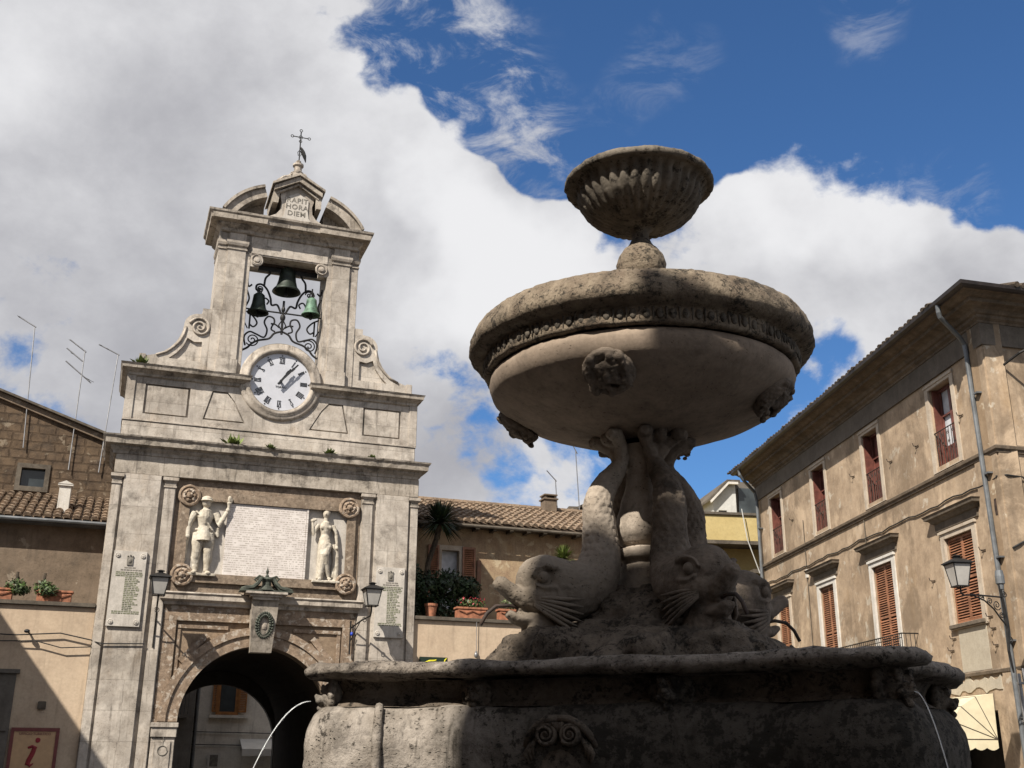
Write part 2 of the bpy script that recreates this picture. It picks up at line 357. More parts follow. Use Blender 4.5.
# ------------------------------------------------------------------ mesh helpers
class MB:
    def __init__(s): s.bm = bmesh.new()
    def box(s, x0, x1, y0, y1, z0, z1, bev=0.0):
        v = [s.bm.verts.new((x, y, z)) for z in (z0, z1) for y in (y0, y1) for x in (x0, x1)]
        fs = [(0, 2, 3, 1), (4, 5, 7, 6), (0, 1, 5, 4), (2, 6, 7, 3), (0, 4, 6, 2), (1, 3, 7, 5)]
        ff = [s.bm.faces.new([v[i] for i in f]) for f in fs]
        if bev:
            es = list({e for f in ff for e in f.edges})
            bmesh.ops.bevel(s.bm, geom=es, offset=bev, segments=2, affect='EDGES')
        return s
    def obox(s, c, size, rot):
        """oriented box: centre, full size, Matrix rotation"""
        vs = []
        for z in (-.5, .5):
            for y in (-.5, .5):
                for x in (-.5, .5):
                    vs.append(s.bm.verts.new(Vector(c) + rot @ Vector((x * size[0], y * size[1], z * size[2]))))
        for f in [(0, 2, 3, 1), (4, 5, 7, 6), (0, 1, 5, 4), (2, 6, 7, 3), (0, 4, 6, 2), (1, 3, 7, 5)]:
            s.bm.faces.new([vs[i] for i in f])
        return s
    def plate(s, outer, holes, y0, y1):
        """wall slab in the x-z plane with holes, between depths y0 (front) and y1"""
        loops = [[Vector((p[0], p[1], 0)) for p in outer]] + [[Vector((p[0], p[1], 0)) for p in h] for h in holes]
        tris = tessellate_polygon(loops)
        flatp = [p for l in loops for p in l]
        fr = [s.bm.verts.new((p.x, y0, p.y)) for p in flatp]
        bk = [s.bm.verts.new((p.x, y1, p.y)) for p in flatp]
        for t in tris:
            for arr, rev in ((fr, False), (bk, True)):
                try: s.bm.faces.new([arr[i] for i in (t if not rev else t[::-1])])
                except ValueError: pass
        k = 0
        for l in loops:
            nL = len(l)
            for i in range(nL):
                a, c = k + i, k + (i + 1) % nL
                try: s.bm.faces.new([fr[a], fr[c], bk[c], bk[a]])
                except ValueError: pass
            k += nL
        return s
    def sweep_x(s, prof, x0, x1, ret=None):
        """moulding: profile [(y,z)..] run along x; ends are capped; ret=(left,right) adds mitred returns by y offset"""
        rings = []
        for x, sg in ((x0, -1), (x1, 1)):
            rings.append([s.bm.verts.new((x + sg * (-p[0]) * (1 if ret else 0), p[0], p[1])) for p in prof])
        nP = len(prof)
        for i in range(nP):
            j = (i + 1) % nP
            s.bm.faces.new([rings[0][i], rings[0][j], rings[1][j], rings[1][i]])
        for r in rings:
            try: s.bm.faces.new(r)
            except ValueError: pass
        return s
    def mould(s, prof, x0, x1, depth, base=0.0):
        """cornice with mitred end returns. prof: [(projection, z)...] bottom to top; front plane y=base, runs back to base+depth"""
        rings = []
        for p, z in prof:
            rings.append([s.bm.verts.new(q) for q in ((x0 - p, base + depth, z), (x0 - p, base - p, z), (x1 + p, base - p, z), (x1 + p, base + depth, z))])
        for a, c in zip(rings[:-1], rings[1:]):
            for i in range(4):
                j = (i + 1) % 4
                s.bm.faces.new([a[i], a[j], c[j], c[i]])
        s.bm.faces.new(rings[0][::-1]); s.bm.faces.new(rings[-1])
        return s
    def tube(s, pts, rad, seg=8, caps=True):
        pts = [Vector(p) for p in pts]
        if not isinstance(rad, (list, tuple)): rad = [rad] * len(pts)
        nP = len(pts)
        tang = [(pts[min(i + 1, nP - 1)] - pts[max(i - 1, 0)]).normalized() for i in range(nP)]
        up = Vector((0, 0, 1)) if abs(tang[0].z) < .9 else Vector((1, 0, 0))
        nrm = (up - tang[0] * up.dot(tang[0])).normalized()
        rings = []
        for i in range(nP):
            nrm = (nrm - tang[i] * nrm.dot(tang[i]))
            nrm = nrm.normalized() if nrm.length > 1e-6 else Vector((1, 0, 0))
            bn = tang[i].cross(nrm)
            r = rad[i]
            rx, ry = (r if isinstance(r, (tuple, list)) else (r, r))
            rings.append([s.bm.verts.new(pts[i] + nrm * (math.cos(2 * PI * k / seg) * rx) + bn * (math.sin(2 * PI * k / seg) * ry)) for k in range(seg)])
        for a, c in zip(rings[:-1], rings[1:]):
            for k in range(seg):
                j = (k + 1) % seg
                s.bm.faces.new([a[k], a[j], c[j], c[k]])
        if caps:
            s.bm.faces.new(rings[0][::-1]); s.bm.faces.new(rings[-1])
        return s
    def ball(s, c, r, seg=16, rings=10, rot=None):
        r = (r, r, r) if not isinstance(r, (tuple, list)) else r
        mat = Matrix.Translation(Vector(c)) @ (rot.to_4x4() if rot else Matrix.Identity(4)) @ Matrix.Diagonal((r[0], r[1], r[2], 1))
        bmesh.ops.create_uvsphere(s.bm, u_segments=seg, v_segments=rings, radius=1.0, matrix=mat)
        return s
    def lathe(s, prof, seg=48, c=(0, 0), mod=None, close=False):
        rings = []
        for (r, z) in prof:
            ring = []
            for k in range(seg):
                a = 2 * PI * k / seg
                rr = r if mod is None else mod(a, r, z)
                ring.append(s.bm.verts.new((c[0] + rr * math.cos(a), c[1] + rr * math.sin(a), z)))
            rings.append(ring)
        for a, b_ in zip(rings[:-1], rings[1:]):
            for k in range(seg):
                j = (k + 1) % seg
                s.bm.faces.new([a[k], a[j], b_[j], b_[k]])
        if close:
            s.bm.faces.new(rings[0][::-1]); s.bm.faces.new(rings[-1])
        return s
    def poly(s, pts):
        s.bm.faces.new([s.bm.verts.new(p) for p in pts]); return s
    def prism(s, pts, d):
        a = [s.bm.verts.new(p) for p in pts]; c = [s.bm.verts.new(Vector(p) + Vector(d)) for p in pts]
        nP = len(a)
        s.bm.faces.new(a[::-1]); s.bm.faces.new(c)
        for i in range(nP):
            s.bm.faces.new([a[i], a[(i + 1) % nP], c[(i + 1) % nP], c[i]])
        return s
    def text(s, txt, size, mat, extrude=0.01, align='CENTER', spacing=1.0, shear=0.0, bold=0.0):
        cu = bpy.data.curves.new('t', 'FONT'); cu.body = txt; cu.size = size; cu.extrude = extrude
        cu.align_x = align; cu.align_y = 'CENTER'; cu.space_character = spacing; cu.shear = shear; cu.offset = bold
        cu.resolution_u = 3
        o = bpy.data.objects.new('t', cu); COL.objects.link(o)
        dg = bpy.context.evaluated_depsgraph_get(); dg.update()
        me = bpy.data.meshes.new_from_object(o.evaluated_get(dg))
        me.transform(mat)
        s.bm.from_mesh(me)
        bpy.data.objects.remove(o); bpy.data.curves.remove(cu); bpy.data.meshes.remove(me)
        return s
    def remesh(s, voxel, smooth=0):
        """fuse all pieces into one continuous skin"""
        me = bpy.data.meshes.new('r'); s.bm.normal_update(); bmesh.ops.recalc_face_normals(s.bm, faces=s.bm.faces); s.bm.to_mesh(me)
        o = bpy.data.objects.new('r', me); COL.objects.link(o)
        md = o.modifiers.new('r', 'REMESH'); md.mode = 'VOXEL'; md.voxel_size = voxel; md.adaptivity = 0
        if smooth:
            sm = o.modifiers.new('s', 'SMOOTH'); sm.iterations = smooth; sm.factor = 0.5
        dg = bpy.context.evaluated_depsgraph_get(); dg.update()
        me2 = bpy.data.meshes.new_from_object(o.evaluated_get(dg))
        s.bm.free(); s.bm = bmesh.new(); s.bm.from_mesh(me2)
        bpy.data.objects.remove(o); bpy.data.meshes.remove(me); bpy.data.meshes.remove(me2)
        return s
    def rough(s, amp, scale, octaves=4, ridged=False):
        s.bm.normal_update()
        for v in s.bm.verts:
            q = v.co * scale
            d = noise.fractal(q, 0.9, 2.1, octaves)
            if ridged: d = -abs(d) * 1.6 + 0.4
            v.co += v.normal * (d * amp)
        return s
    def xf(s, mat):
        bmesh.ops.transform(s.bm, matrix=mat, verts=s.bm.verts); return s
    def chip(s, amp=.007, scale=5.0, step=.10):
        for _ in range(7):
            es = [e for e in s.bm.edges if e.calc_length() > step * 1.9]
            if not es or len(s.bm.verts) > 60000: break
            bmesh.ops.subdivide_edges(s.bm, edges=es, cuts=1, use_grid_fill=True)
        return s.rough(amp, scale, 4)
    def build(s, name, mat, parent=None, smooth=False, label=None, recalc=True):
        if recalc: bmesh.ops.recalc_face_normals(s.bm, faces=s.bm.faces)
        me = bpy.data.meshes.new(name)
        if smooth:
            for f in s.bm.faces: f.smooth = True
        s.bm.to_mesh(me); s.bm.free()
        me.materials.append(MT[mat] if isinstance(mat, str) else mat)
        o = bpy.data.objects.new(name, me); COL.objects.link(o)
        if parent is not None: o.parent = parent
        if label: o['label'] = label
        return o
def tag(o, label, cat, group=None):
    o['label'] = label; o['category'] = cat
    if group: o['group'] = group
    return o
def thing(name, label, cat, loc=(0, 0, 0), rotz=0.0, group=None):
    o = bpy.data.objects.new(name, None); COL.objects.link(o)
    o.empty_display_size = .3
    o.location = loc; o.rotation_euler = (0, 0, rotz)
    return tag(o, label, cat, group)
def struct(o): o['kind'] = 'structure'; return o
def arc(cx, cz, r, a0, a1, n_):
    return [(cx + r * math.cos(R(a0 + (a1 - a0) * i / n_)), cz + r * math.sin(R(a0 + (a1 - a0) * i / n_))) for i in range(n_ + 1)]
def spiral(cx, cz, r0, r1, a0, turns, n_=28, y=0.0):
    return [(cx + (r0 + (r1 - r0) * i / n_) * math.cos(a0 + 2 * PI * turns * i / n_), y, cz + (r0 + (r1 - r0) * i / n_) * math.sin(a0 + 2 * PI * turns * i / n_)) for i in range(n_ + 1)]
class Frame:
    """a facade's own axes: x to the viewer's right, y into the building, z up"""
    def __init__(s, o, rot): s.o = Vector((o[0], o[1], 0)); s.rot = rot; s.m = Matrix.Translation(s.o) @ Matrix.Rotation(rot, 4, 'Z')
    def w(s, x, y, z): return tuple(s.m @ Vector((x, y, z)))
T = Frame((-5.545, 24.932), R(19.817))       # clock tower facade
B = Frame((10.264, 23.0), R(-84.22))         # brown palazzo facade, long side

# ------------------------------------------------------------------ ground
mb = MB(); mb.poly([(-900, -900, 0), (900, -900, 0), (900, 900, 0), (-900, 900, 0)])
struct(mb.build('ground', 'pave'))

# ================================================================== CLOCK TOWER
tower = thing('clock_tower', 'tall pale travertine clock tower with arched gateway, belfry and war memorial relief', 'clock tower', T.w(0, 0, 0), T.rot)
P = tower
AR, AZ = 1.62, 2.28
def arch_hole(r, cz, z0=0.0, n_=24, cx=0.0):
    return [(cx - r, z0)] + arc(cx, cz, r, 180, 0, n_) + [(cx + r, z0)]
# body with the vaulted passage
out = [(-3.44, 0)] + arch_hole(AR, AZ, 0)[0:0]
hole = arch_hole(AR, AZ)
outer = [(-3.44, 0), hole[0]] + hole[1:-1] + [hole[-1], (3.44, 0), (3.44, 8.04), (-3.44, 8.04)]
MB().plate(outer, [], .22, 8.0).build('wall', 'brown', P)
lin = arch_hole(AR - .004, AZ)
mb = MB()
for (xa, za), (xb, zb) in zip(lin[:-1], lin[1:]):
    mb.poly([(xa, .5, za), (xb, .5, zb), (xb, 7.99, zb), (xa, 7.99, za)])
mb.build('vault_shade_lining', 'vault_shade', P, recalc=False)  # dark skin inside the passage, its shade put into the colour
h2 = arch_hole(1.60, 1.93)
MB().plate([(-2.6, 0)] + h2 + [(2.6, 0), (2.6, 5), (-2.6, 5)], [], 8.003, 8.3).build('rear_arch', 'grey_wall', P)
# tuff spandrels between frame and archivolt
sp = arch_hole(AR + .01, AZ)
MB().plate([(-2.1, 0)] + sp + [(2.1, 0), (2.1, 4.72), (-2.1, 4.72)], [], .14, .218).build('spandrel', 'tuff_panel', P)
# brown frame strips
mb = MB()
for s in (-1, 1):
    a, b_ = sorted((s * 2.115, s * 1.83))
    mb.box(a, b_, .06, .138, 2.26, 4.40)
mb.box(-2.115, 2.115, .058, .138, 4.40, 4.715)
for s in (-1, 1):
    mb.box(*sorted((s * 1.80, s * 1.72)), .10, .137, 2.27, 4.22); mb.box(*sorted((s * 1.80, s * .72)), .098, .137, 4.24, 4.32)
    c = Vector((s * 1.42, .10, 3.83)); mb.obox(c, (.78, .07, .13), Matrix.Rotation(s * R(48), 3, 'Y'))
mb.rough(.008, 3).build('frame_strip', 'brown_pale', P)
# archivolt: two stepped bands
for (r0, r1, y0, mat) in ((AR, 1.86, .02, 'brown_pale'), (1.863, 2.03, -.02, 'brown_pale')):
    pts = arc(0, AZ, r1, 180, 0, 40) + arc(0, AZ, r0, 0, 180, 40)
    MB().plate(pts, [], y0, .136).build('archivolt', mat, P)
# imposts and jamb piers
for s in (-1, 1):
    a, b_ = sorted((s * 2.13, s * 1.60))
    mb = MB().box(a, b_, -.02, .6, 1.96, 2.25, .015); mb.box(a - .02, b_ + .02, -.05, .6, 2.16, 2.262, .01); mb.build('impost', 'trav', P)
    mb = MB().box(*sorted((s * 2.11, s * 1.625)), .02, .6, 0, 1.955, .012)
    mb.box(*sorted((s * 2.04, s * 1.70)), -.005, .1, .4, 1.88, .01); mb.build('pier', 'trav', P)
# carved devices on the left impost and pier
mb = MB(); mb.tube(spiral(-1.86, 1.70, .09, .10, 0, 1, 16, -.008), .012, 5); mb.tube([(-1.86, -.008, 1.8), (-1.86, -.008, 2.2)], .008, 5)
mb.build('carved_emblem', 'ink', P)
# pilasters
for s in (-1, 1):
    MB().box(*sorted((s * 3.515, s * 2.125)), .07, .5, 0, 7.56, .01).build('pilaster_backing', 'trav', P)
    mb = MB().box(*sorted((s * 3.27, s * 2.47)), -.02, .2, .62, 7.56, .012)
    mb.box(*sorted((s * 3.56, s * 2.40)), -.09, .2, 0, .62, .02)
    mb.mould([(.0, .6), (.06, .63), (.06, .72), (.02, .80)], *sorted((s * 3.27, s * 2.47)), .2, -.02); mb.build('pilaster', 'trav', P)
    for xa, xb in ((3.50, 3.32), (2.385, 2.15)):
        a, b_ = sorted((s * xa, s * xb))
        MB().box(a, b_, .0, .2, .3, 7.42, .008).build('pilaster_strip', 'trav', P)
        MB().mould([(0, 7.30), (.02, 7.31), (.02, 7.345), (0, 7.36), (0, 7.42), (.05, 7.47), (.05, 7.54), (.0, 7.55)], a, b_, .2, 0).build('capital', 'trav_trim', P)
# lintel cornice under the relief
mb = MB(); mb.mould([(-.05, 4.718), (.04, 4.73), (.05, 4.79), (.13, 4.84), (.13, 4.93), (.16, 4.97), (.15, 5.0)], -2.10, 2.10, .3, 0.02); mb.chip(.008, 7, .10); mb.build('lintel_cornice', 'trav_trim', P)
# keystone console with laurel wreath
key = MB()
kp = [(-.14 - .18 * math.sin(i / 14 * 1.5), 3.76 + i * 1.14 / 14) for i in range(15)]
for (ya, za), (yb, zb) in zip(kp[:-1], kp[1:]):
    wa, wb = .23 + (za - 3.76) * .06, .23 + (zb - 3.76) * .06
    v = [key.bm.verts.new(q) for q in ((-wa, ya, za), (wa, ya, za), (wa, .2, za), (-wa, .2, za), (-wb, yb, zb), (wb, yb, zb), (wb, .2, zb), (-wb, .2, zb))]
    for f in ((0, 1, 5, 4), (1, 2, 6, 5), (3, 0, 4, 7)): key.bm.faces.new([v[k] for k in f])
key.poly([(-.23, -.14, 3.76), (.23, -.14, 3.76), (.23, .2, 3.76), (-.23, .2, 3.76)])
bmesh.ops.remove_doubles(key.bm, verts=key.bm.verts, dist=.0005)
key = key.build('keystone', 'trav_grey', P)
mb = MB().box(-.29, .29, -.38, .2, 4.88, 4.94).box(-.36, .36, -.42, .2, 4.942, 4.99).box(-.46, .46, -.48, .2, 4.992, 5.05, .01); mb.build('keystone_cap', 'trav_trim', key)
mb = MB()
for k in range(26):
    a = 2 * PI * k / 26
    for q in (-.02, .03):
        mb.ball((.02 + (.15 + q) * math.cos(a), -.34 + .09 * (1 - math.sin(a)) * .8 + .0, 4.34 + (.23 + q) * math.sin(a)), (.04, .035, .03), 6, 5, Matrix.Rotation(a + q * 20, 3, 'Y'))
mb.build('wreath', 'verd_dark', key)
MB().ball((.02, -.22, 4.36), (.09, .07, .14), 12, 8).build('shield', 'trav_trim', key)
# copper ornament that crowns the keystone
mb = MB()
mb.box(-.58, .58, -.44, -.06, 5.053, 5.085)
mb.lathe([(.0, 5.40), (.10, 5.39), (.13, 5.34), (.10, 5.28), (.10, 5.2), (.17, 5.12), (.24, 5.086)], 16, (0, -.25))
mb.lathe([(.03, 5.38), (.045, 5.42), (.02, 5.46), (.035, 5.52), (.012, 5.58), (.0, 5.64)], 10, (0, -.25))
for s in (-1, 1):
    for yy in (-.38, -.14):
        mb.tube([(s * .08, yy, 5.36), (s * .19, yy, 5.40), (s * .26, yy, 5.34), (s * .20, yy, 5.31)], .022, 6)
        mb.tube([(s * .13, yy, 5.36), (s * .20, yy, 5.24), (s * .30, yy, 5.15), (s * .45, yy, 5.12), (s * .56, yy, 5.10)], [.035, .045, .045, .05, .03], 6)
mb.build('copper_ornament', 'verd_dark', P)
# relief frame with corner scrolls
mb = MB().plate([(-2.115, 5.005), (2.115, 5.005), (2.115, 7.552), (-2.115, 7.552)], [[(-1.86, 5.36), (1.86, 5.36), (1.86, 7.17), (-1.86, 7.17)]], .10, .216)
mb.plate([(-2.0, 5.24), (2.0, 5.24), (2.0, 7.30), (-2.0, 7.30)], [[(-1.80, 5.44), (1.80, 5.44), (1.80, 7.08), (-1.80, 7.08)]], .03, .099)
rf = mb.rough(.006, 4).build('relief_frame', 'brown', P)
for sx in (-1, 1):
    for sz, cz in ((1, 7.17), (-1, 5.38)):
        cx = sx * 1.83
        mb = MB()
        mb.xf(Matrix.Identity(4))
        l = MB(); l.lathe([(.0, .0), (.25, .0), (.25, .03), (.235, .06), (.20, .07), (.17, .045), (.15, .055), (.11, .09), (.085, .06), (.055, .11), (.0, .13)], 24)
        l.tube(spiral(0, 0, .05, .24, 0, 1.8 * sx, 40, 0), .022, 6) if False else None
        l.xf(Matrix.Translation((cx, .04, cz)) @ Matrix.Rotation(R(90), 4, 'X'))
        for k in range(7):
            a = k * 2 * PI / 7
            l.ball((cx + .11 * math.cos(a), -.03, cz + .11 * math.sin(a)), (.045, .03, .03), 8, 6, Matrix.Rotation(-a, 3, 'Y'))
        l.rough(.012, 9).build('corner_rosette', 'brown_pale', rf)
MB().box(-1.92, 1.92, .14, .215, 5.30, 7.22).build('relief_ground', 'marble', P)
mb = MB().box(-.96, .84, .065, .139, 5.385, 7.07, .004)
mb.box(.845, .885, .05, .139, 5.385, 7.07)
tab = mb.build('inscribed_tablet', 'tablet', P)
def man():
    m_ = MB(); t = m_.tube
    for s, fx in ((-1, -.11), (1, .12)):
        t([(s * .09, 0, .94), (s * .11, -.03, .72), (s * .115, -.05, .50), (s * .125, .0, .36), (fx, .0, .22), (fx, .0, .07)], [.13, .12, .085, .09, .065, .055], 12)
        t([(fx - .0, .05, .04), (fx + s * .03, -.10, .035), (fx + s * .04, -.17, .025)], [(.04, .05), (.045, .055), (.025, .04)], 8)
    t([(0, 0, .76), (0, 0, .95), (0, 0, 1.12), (0, -.02, 1.32), (0, 0, 1.46), (0, 0, 1.52)], [(.18, .27), (.15, .20), (.12, .16), (.16, .22), (.13, .23), (.07, .10)], 16)
    t([(0, 0, 1.48), (0, -.01, 1.60)], [.06, .055], 10)
    m_.ball((0, -.02, 1.68), (.10, .11, .125)); m_.ball((.01, -.115, 1.665), (.018, .03, .03), 8, 6)
    m_.ball((0, -.02, 1.745), (.125, .135, .09)); m_.ball((0, -.05, 1.715), (.145, .15, .018), 14, 8)
    t([(-.20, 0, 1.43), (-.29, .0, 1.25), (-.33, .0, 1.10), (-.32, -.05, .90)], [.085, .072, .06, .045], 10); m_.ball((-.32, -.06, .86), (.045, .04, .055), 8, 6)
    t([(.20, 0, 1.43), (.27, -.03, 1.26), (.29, -.06, 1.13), (.36, -.07, 1.30), (.43, -.08, 1.47)], [.085, .07, .06, .055, .045], 10); m_.ball((.44, -.09, 1.52), (.045, .045, .055), 8, 6)
    t([(.45, -.09, 1.50), (.455, -.09, 1.64), (.46, -.09, 1.70)], [.022, .035, .055], 8); m_.ball((.46, -.09, 1.78), (.045, .05, .09), 8, 6); m_.ball((.50, -.08, 1.75), (.03, .04, .07), 8, 6)
    t([(-.20, -.10, 1.45), (0, -.17, 1.24), (.16, -.13, 1.02), (.24, -.06, .92)], [.022] * 4, 6)
    t([(-.17, -.02, 1.03), (0, -.15, 1.02), (.17, -.02, 1.03)], [.028] * 3, 6)
    t([(-.34, .03, 1.25), (-.36, .03, .8), (-.37, .04, .28)], [(.06, .05), (.08, .06), (.06, .03)], 8)
    t([(.27, .02, 1.1), (.27, .02, .95), (.30, .0, .88)], [.05, .05, .03], 8)
    m_.box(-.3, .3, -.14, .10, -.04, .02)
    return m_
def woman():
    m_ = MB(); t = m_.tube
    t([(0, 0, .98), (0, 0, 1.12), (0, -.02, 1.28), (0, 0, 1.40), (0, 0, 1.44)], [(.12, .16), (.09, .115), (.12, .15), (.09, .17), (.05, .07)], 16)
    for s in (-1, 1): m_.ball((s * .07, -.11, 1.28), (.055, .05, .055), 10, 8)
    t([(0, 0, 1.42), (0, -.01, 1.54)], [.05, .045], 10)
    m_.ball((0, -.01, 1.62), (.072, .09, .10)); m_.ball((-.02, -.095, 1.61), (.015, .028, .025), 8, 6); m_.ball((.01, .03, 1.67), (.09, .09, .085))
    t([(-.15, 0, 1.36), (-.22, -.03, 1.22), (-.26, -.05, 1.10), (-.28, -.07, 1.24), (-.29, -.07, 1.38)], [.055, .045, .04, .035, .028], 10)
    m_.ball((-.29, -.07, 1.43), (.05, .04, .05), 8, 6); m_.ball((-.24, -.07, 1.46), (.05, .03, .03), 8, 6)
    t([(.16, 0, 1.36), (.22, -.01, 1.20), (.25, -.02, 1.04), (.27, -.04, .86)], [.055, .045, .038, .028], 10); m_.ball((.27, -.05, .81), (.035, .035, .05), 8, 6)
    t([(.27, .02, .78), (.28, .02, .02)], [(.06, .06), (.07, .07)], 8)
    t([(0, 0, 1.02), (0, 0, .88), (-.02, 0, .6), (-.05, .02, .3), (-.07, .02, .05)], [(.12, .14), (.14, .21), (.12, .19), (.09, .18), (.07, .16)], 16)
    t([(.07, -.08, .88), (.0, -.16, .62), (.04, -.10, .42), (.12, -.03, .12)], [.10, .085, .065, .04], 12)
    t([(.12, -.03, .08), (.16, -.12, .04)], [.04, .03], 8)
    t([(-.08, -.05, .3), (-.08, -.04, .08), (-.08, -.14, .03)], [.06, .04, .03], 8)
    t([(.20, .03, .9), (.24, .04, .5), (.2, .04, .1)], [(.05, .08)] * 3, 8)
    m_.box(-.24, .36, -.13, .10, -.04, .02)
    return m_
for f, x, z, nm in ((man, -1.44, 5.42, 'soldier_relief'), (woman, 1.30, 5.42, 'woman_relief')):
    m_ = f().remesh(.012, 0).rough(.006, 14, 3)
    m_.xf(Matrix.Translation((x, .08, z)) @ Matrix.Diagonal((1.08, .85, .97, 1)))
    m_.build(nm, 'marble_fig', P, smooth=True)
# frieze and main cornice
MB().box(-3.50, 3.50, .0, .6, 7.56, 8.0, .01).box(-3.43, 3.43, .25, 7.95, 8.045, 8.2).build('frieze', 'trav_grey', P)
MB().mould([(0, 7.98), (.04, 8.0), (.05, 8.06), (.11, 8.12), (.12, 8.16), (.23, 8.19), (.24, 8.30), (.28, 8.35), (.29, 8.385)], -3.52, 3.44, 1.9, .02).chip(.012, 5).build('main_cornice', 'trav_grey', P)
# attic
MB().box(-3.46, 3.38, .04, 2.4, 8.385, 8.80, .015).box(-3.48, 3.40, .02, 2.4, 8.80, 8.84, .01).chip(.008, 4, .15).build('attic_plinth', 'trav', P)
holes = [[(-3.05, 9.0), (-2.05, 9.0), (-2.05, 9.72), (-3.05, 9.72)], [(2.05, 9.0), (3.0, 9.0), (3.0, 9.72), (2.05, 9.72)],
         [(-1.72, 9.0), (-.75, 9.0), (-1.02, 9.5), (-1.2, 9.72), (-1.55, 9.72)], [(1.72, 9.0), (.75, 9.0), (1.02, 9.5), (1.2, 9.72), (1.55, 9.72)]]
MB().plate([(-3.32, 8.842), (3.26, 8.842), (3.26, 9.90), (-3.32, 9.90)], holes, .08, .14).box(-3.318, 3.258, .141, 2.3, 8.842, 9.90).build('attic_wall', 'trav', P)
for hl in holes:
    mb = MB()
    cx = sum(p[0] for p in hl) / len(hl); cz = sum(p[1] for p in hl) / len(hl)
    mb.plate([(cx + (p[0] - cx) * .90, cz + (p[1] - cz) * .90) for p in hl], [], .095, .1405)
    mb.build('attic_panel', 'trav', P)
for s in (-1, 1):
    a, b_ = sorted((s * 3.44 - .03, s * 3.24 - .03)); MB().box(a, b_, .05, 2.3, 8.842, 9.90, .01).build('attic_strip', 'trav', P)
for xa, xb in ((-3.42, -.90), (.90, 3.34)):
    mb = MB(); mb.mould([(0, 9.87), (.03, 9.89), (.04, 9.94), (.12, 10.0), (.18, 10.02), (.19, 10.08), (.22, 10.13)], xa, xb, 2.2, .06); mb.chip(.010, 6, .12); mb.build('attic_cornice', 'trav_grey', P)
# clock
ck = MB().plate(arc(0, 10.12, .96, 0, 360, 64)[:-1], [], .13, 1.3).build('clock_drum', 'trav', P)
clock = None
l = MB(); l.lathe([(.715, -.10), (.725, .02), (.77, .075), (.83, .07), (.865, .03), (.93, .035), (.975, .01), (.98, -.06), (.97, -.12)], 72)
l.xf(Matrix.Translation((0, .05, 10.12)) @ Matrix.Rotation(R(90), 4, 'X'))
clock = l.build('clock', 'trav_trim', P, smooth=True)
l = MB(); l.lathe([(0, 0), (.735, 0)], 64); l.xf(Matrix.Translation((0, .07, 10.12)) @ Matrix.Rotation(R(90), 4, 'X')); l.build('clock_face', 'clock_face', clock)
def roman(mb, s, a, cx, cz, rad, y):
    """numeral strokes standing radially"""
    W_ = {'I': .034, 'V': .068, 'X': .068}
    tot = sum(W_[c] for c in s); x = -tot / 2
    rot = Matrix.Rotation(a, 3, 'Y')
    cen = Vector((cx + math.sin(a) * rad, y, cz + math.cos(a) * rad))
    H = .15
    def st(x0, z0, x1, z1, w):
        d = Vector((x1 - x0, 0, z1 - z0)); an = math.atan2(d.x, d.z)
        mb.obox(cen + rot @ Vector(((x0 + x1) / 2, 0, (z0 + z1) / 2)), (w, .006, d.length), Matrix.Rotation(a + an, 3, 'Y'))
    for c in s:
        w = W_[c]; xc = x + w / 2
        if c == 'I': st(xc, -H / 2, xc, H / 2, .017)
        if c == 'V': st(xc - .026, H / 2, xc, -H / 2, .017); st(xc + .026, H / 2, xc, -H / 2, .009)
        if c == 'X': st(xc - .026, H / 2, xc + .026, -H / 2, .018); st(xc + .026, H / 2, xc - .026, -H / 2, .009)
        x += w
    st(-tot / 2 + .004, H / 2, tot / 2 - .004, H / 2, .009); st(-tot / 2 + .004, -H / 2, tot / 2 - .004, -H / 2, .009)
for i, s in enumerate(('XII', 'I', 'II', 'III', 'IIII', 'V', 'VI', 'VII', 'VIII', 'IX', 'X', 'XI')):
    a = i * PI / 6
    mb = MB(); roman(mb, s, a, 0, 10.12, .55, .062)
    mb.ball((.67 * math.sin(a), .064, 10.12 + .67 * math.cos(a)), (.018, .006, .018), 8, 6)
    mb.build('numeral', 'black', clock)
mb = MB(); mb.text('TORINO', .07, Matrix.Translation((.02, .064, 9.99)) @ Matrix.Rotation(R(90), 4, 'X'), .002); mb.build('maker_name', 'black', clock)
for nm, ln, a, w in (('minute_hand', .60, R(40), .040), ('hour_hand', .40, R(34), .052)):
    mb = MB(); yy = -.04 if nm == 'minute_hand' else -.015
    d = Vector((math.sin(a), 0, math.cos(a)))
    mb.obox(Vector((0, yy, 10.12)) + d * (ln / 2 - .06), (w, .008, ln + .1), Matrix.Rotation(a, 3, 'Y'))
    mb.obox(Vector((0, yy + .0, 10.12)) + d * (ln * .68), (w * 1.5, .010, .10), Matrix.Rotation(a, 3, 'Y'))
    mb.tube([(0, .09, 10.12), (0, yy, 10.12)], .035, 10); mb.build(nm, 'black', clock)
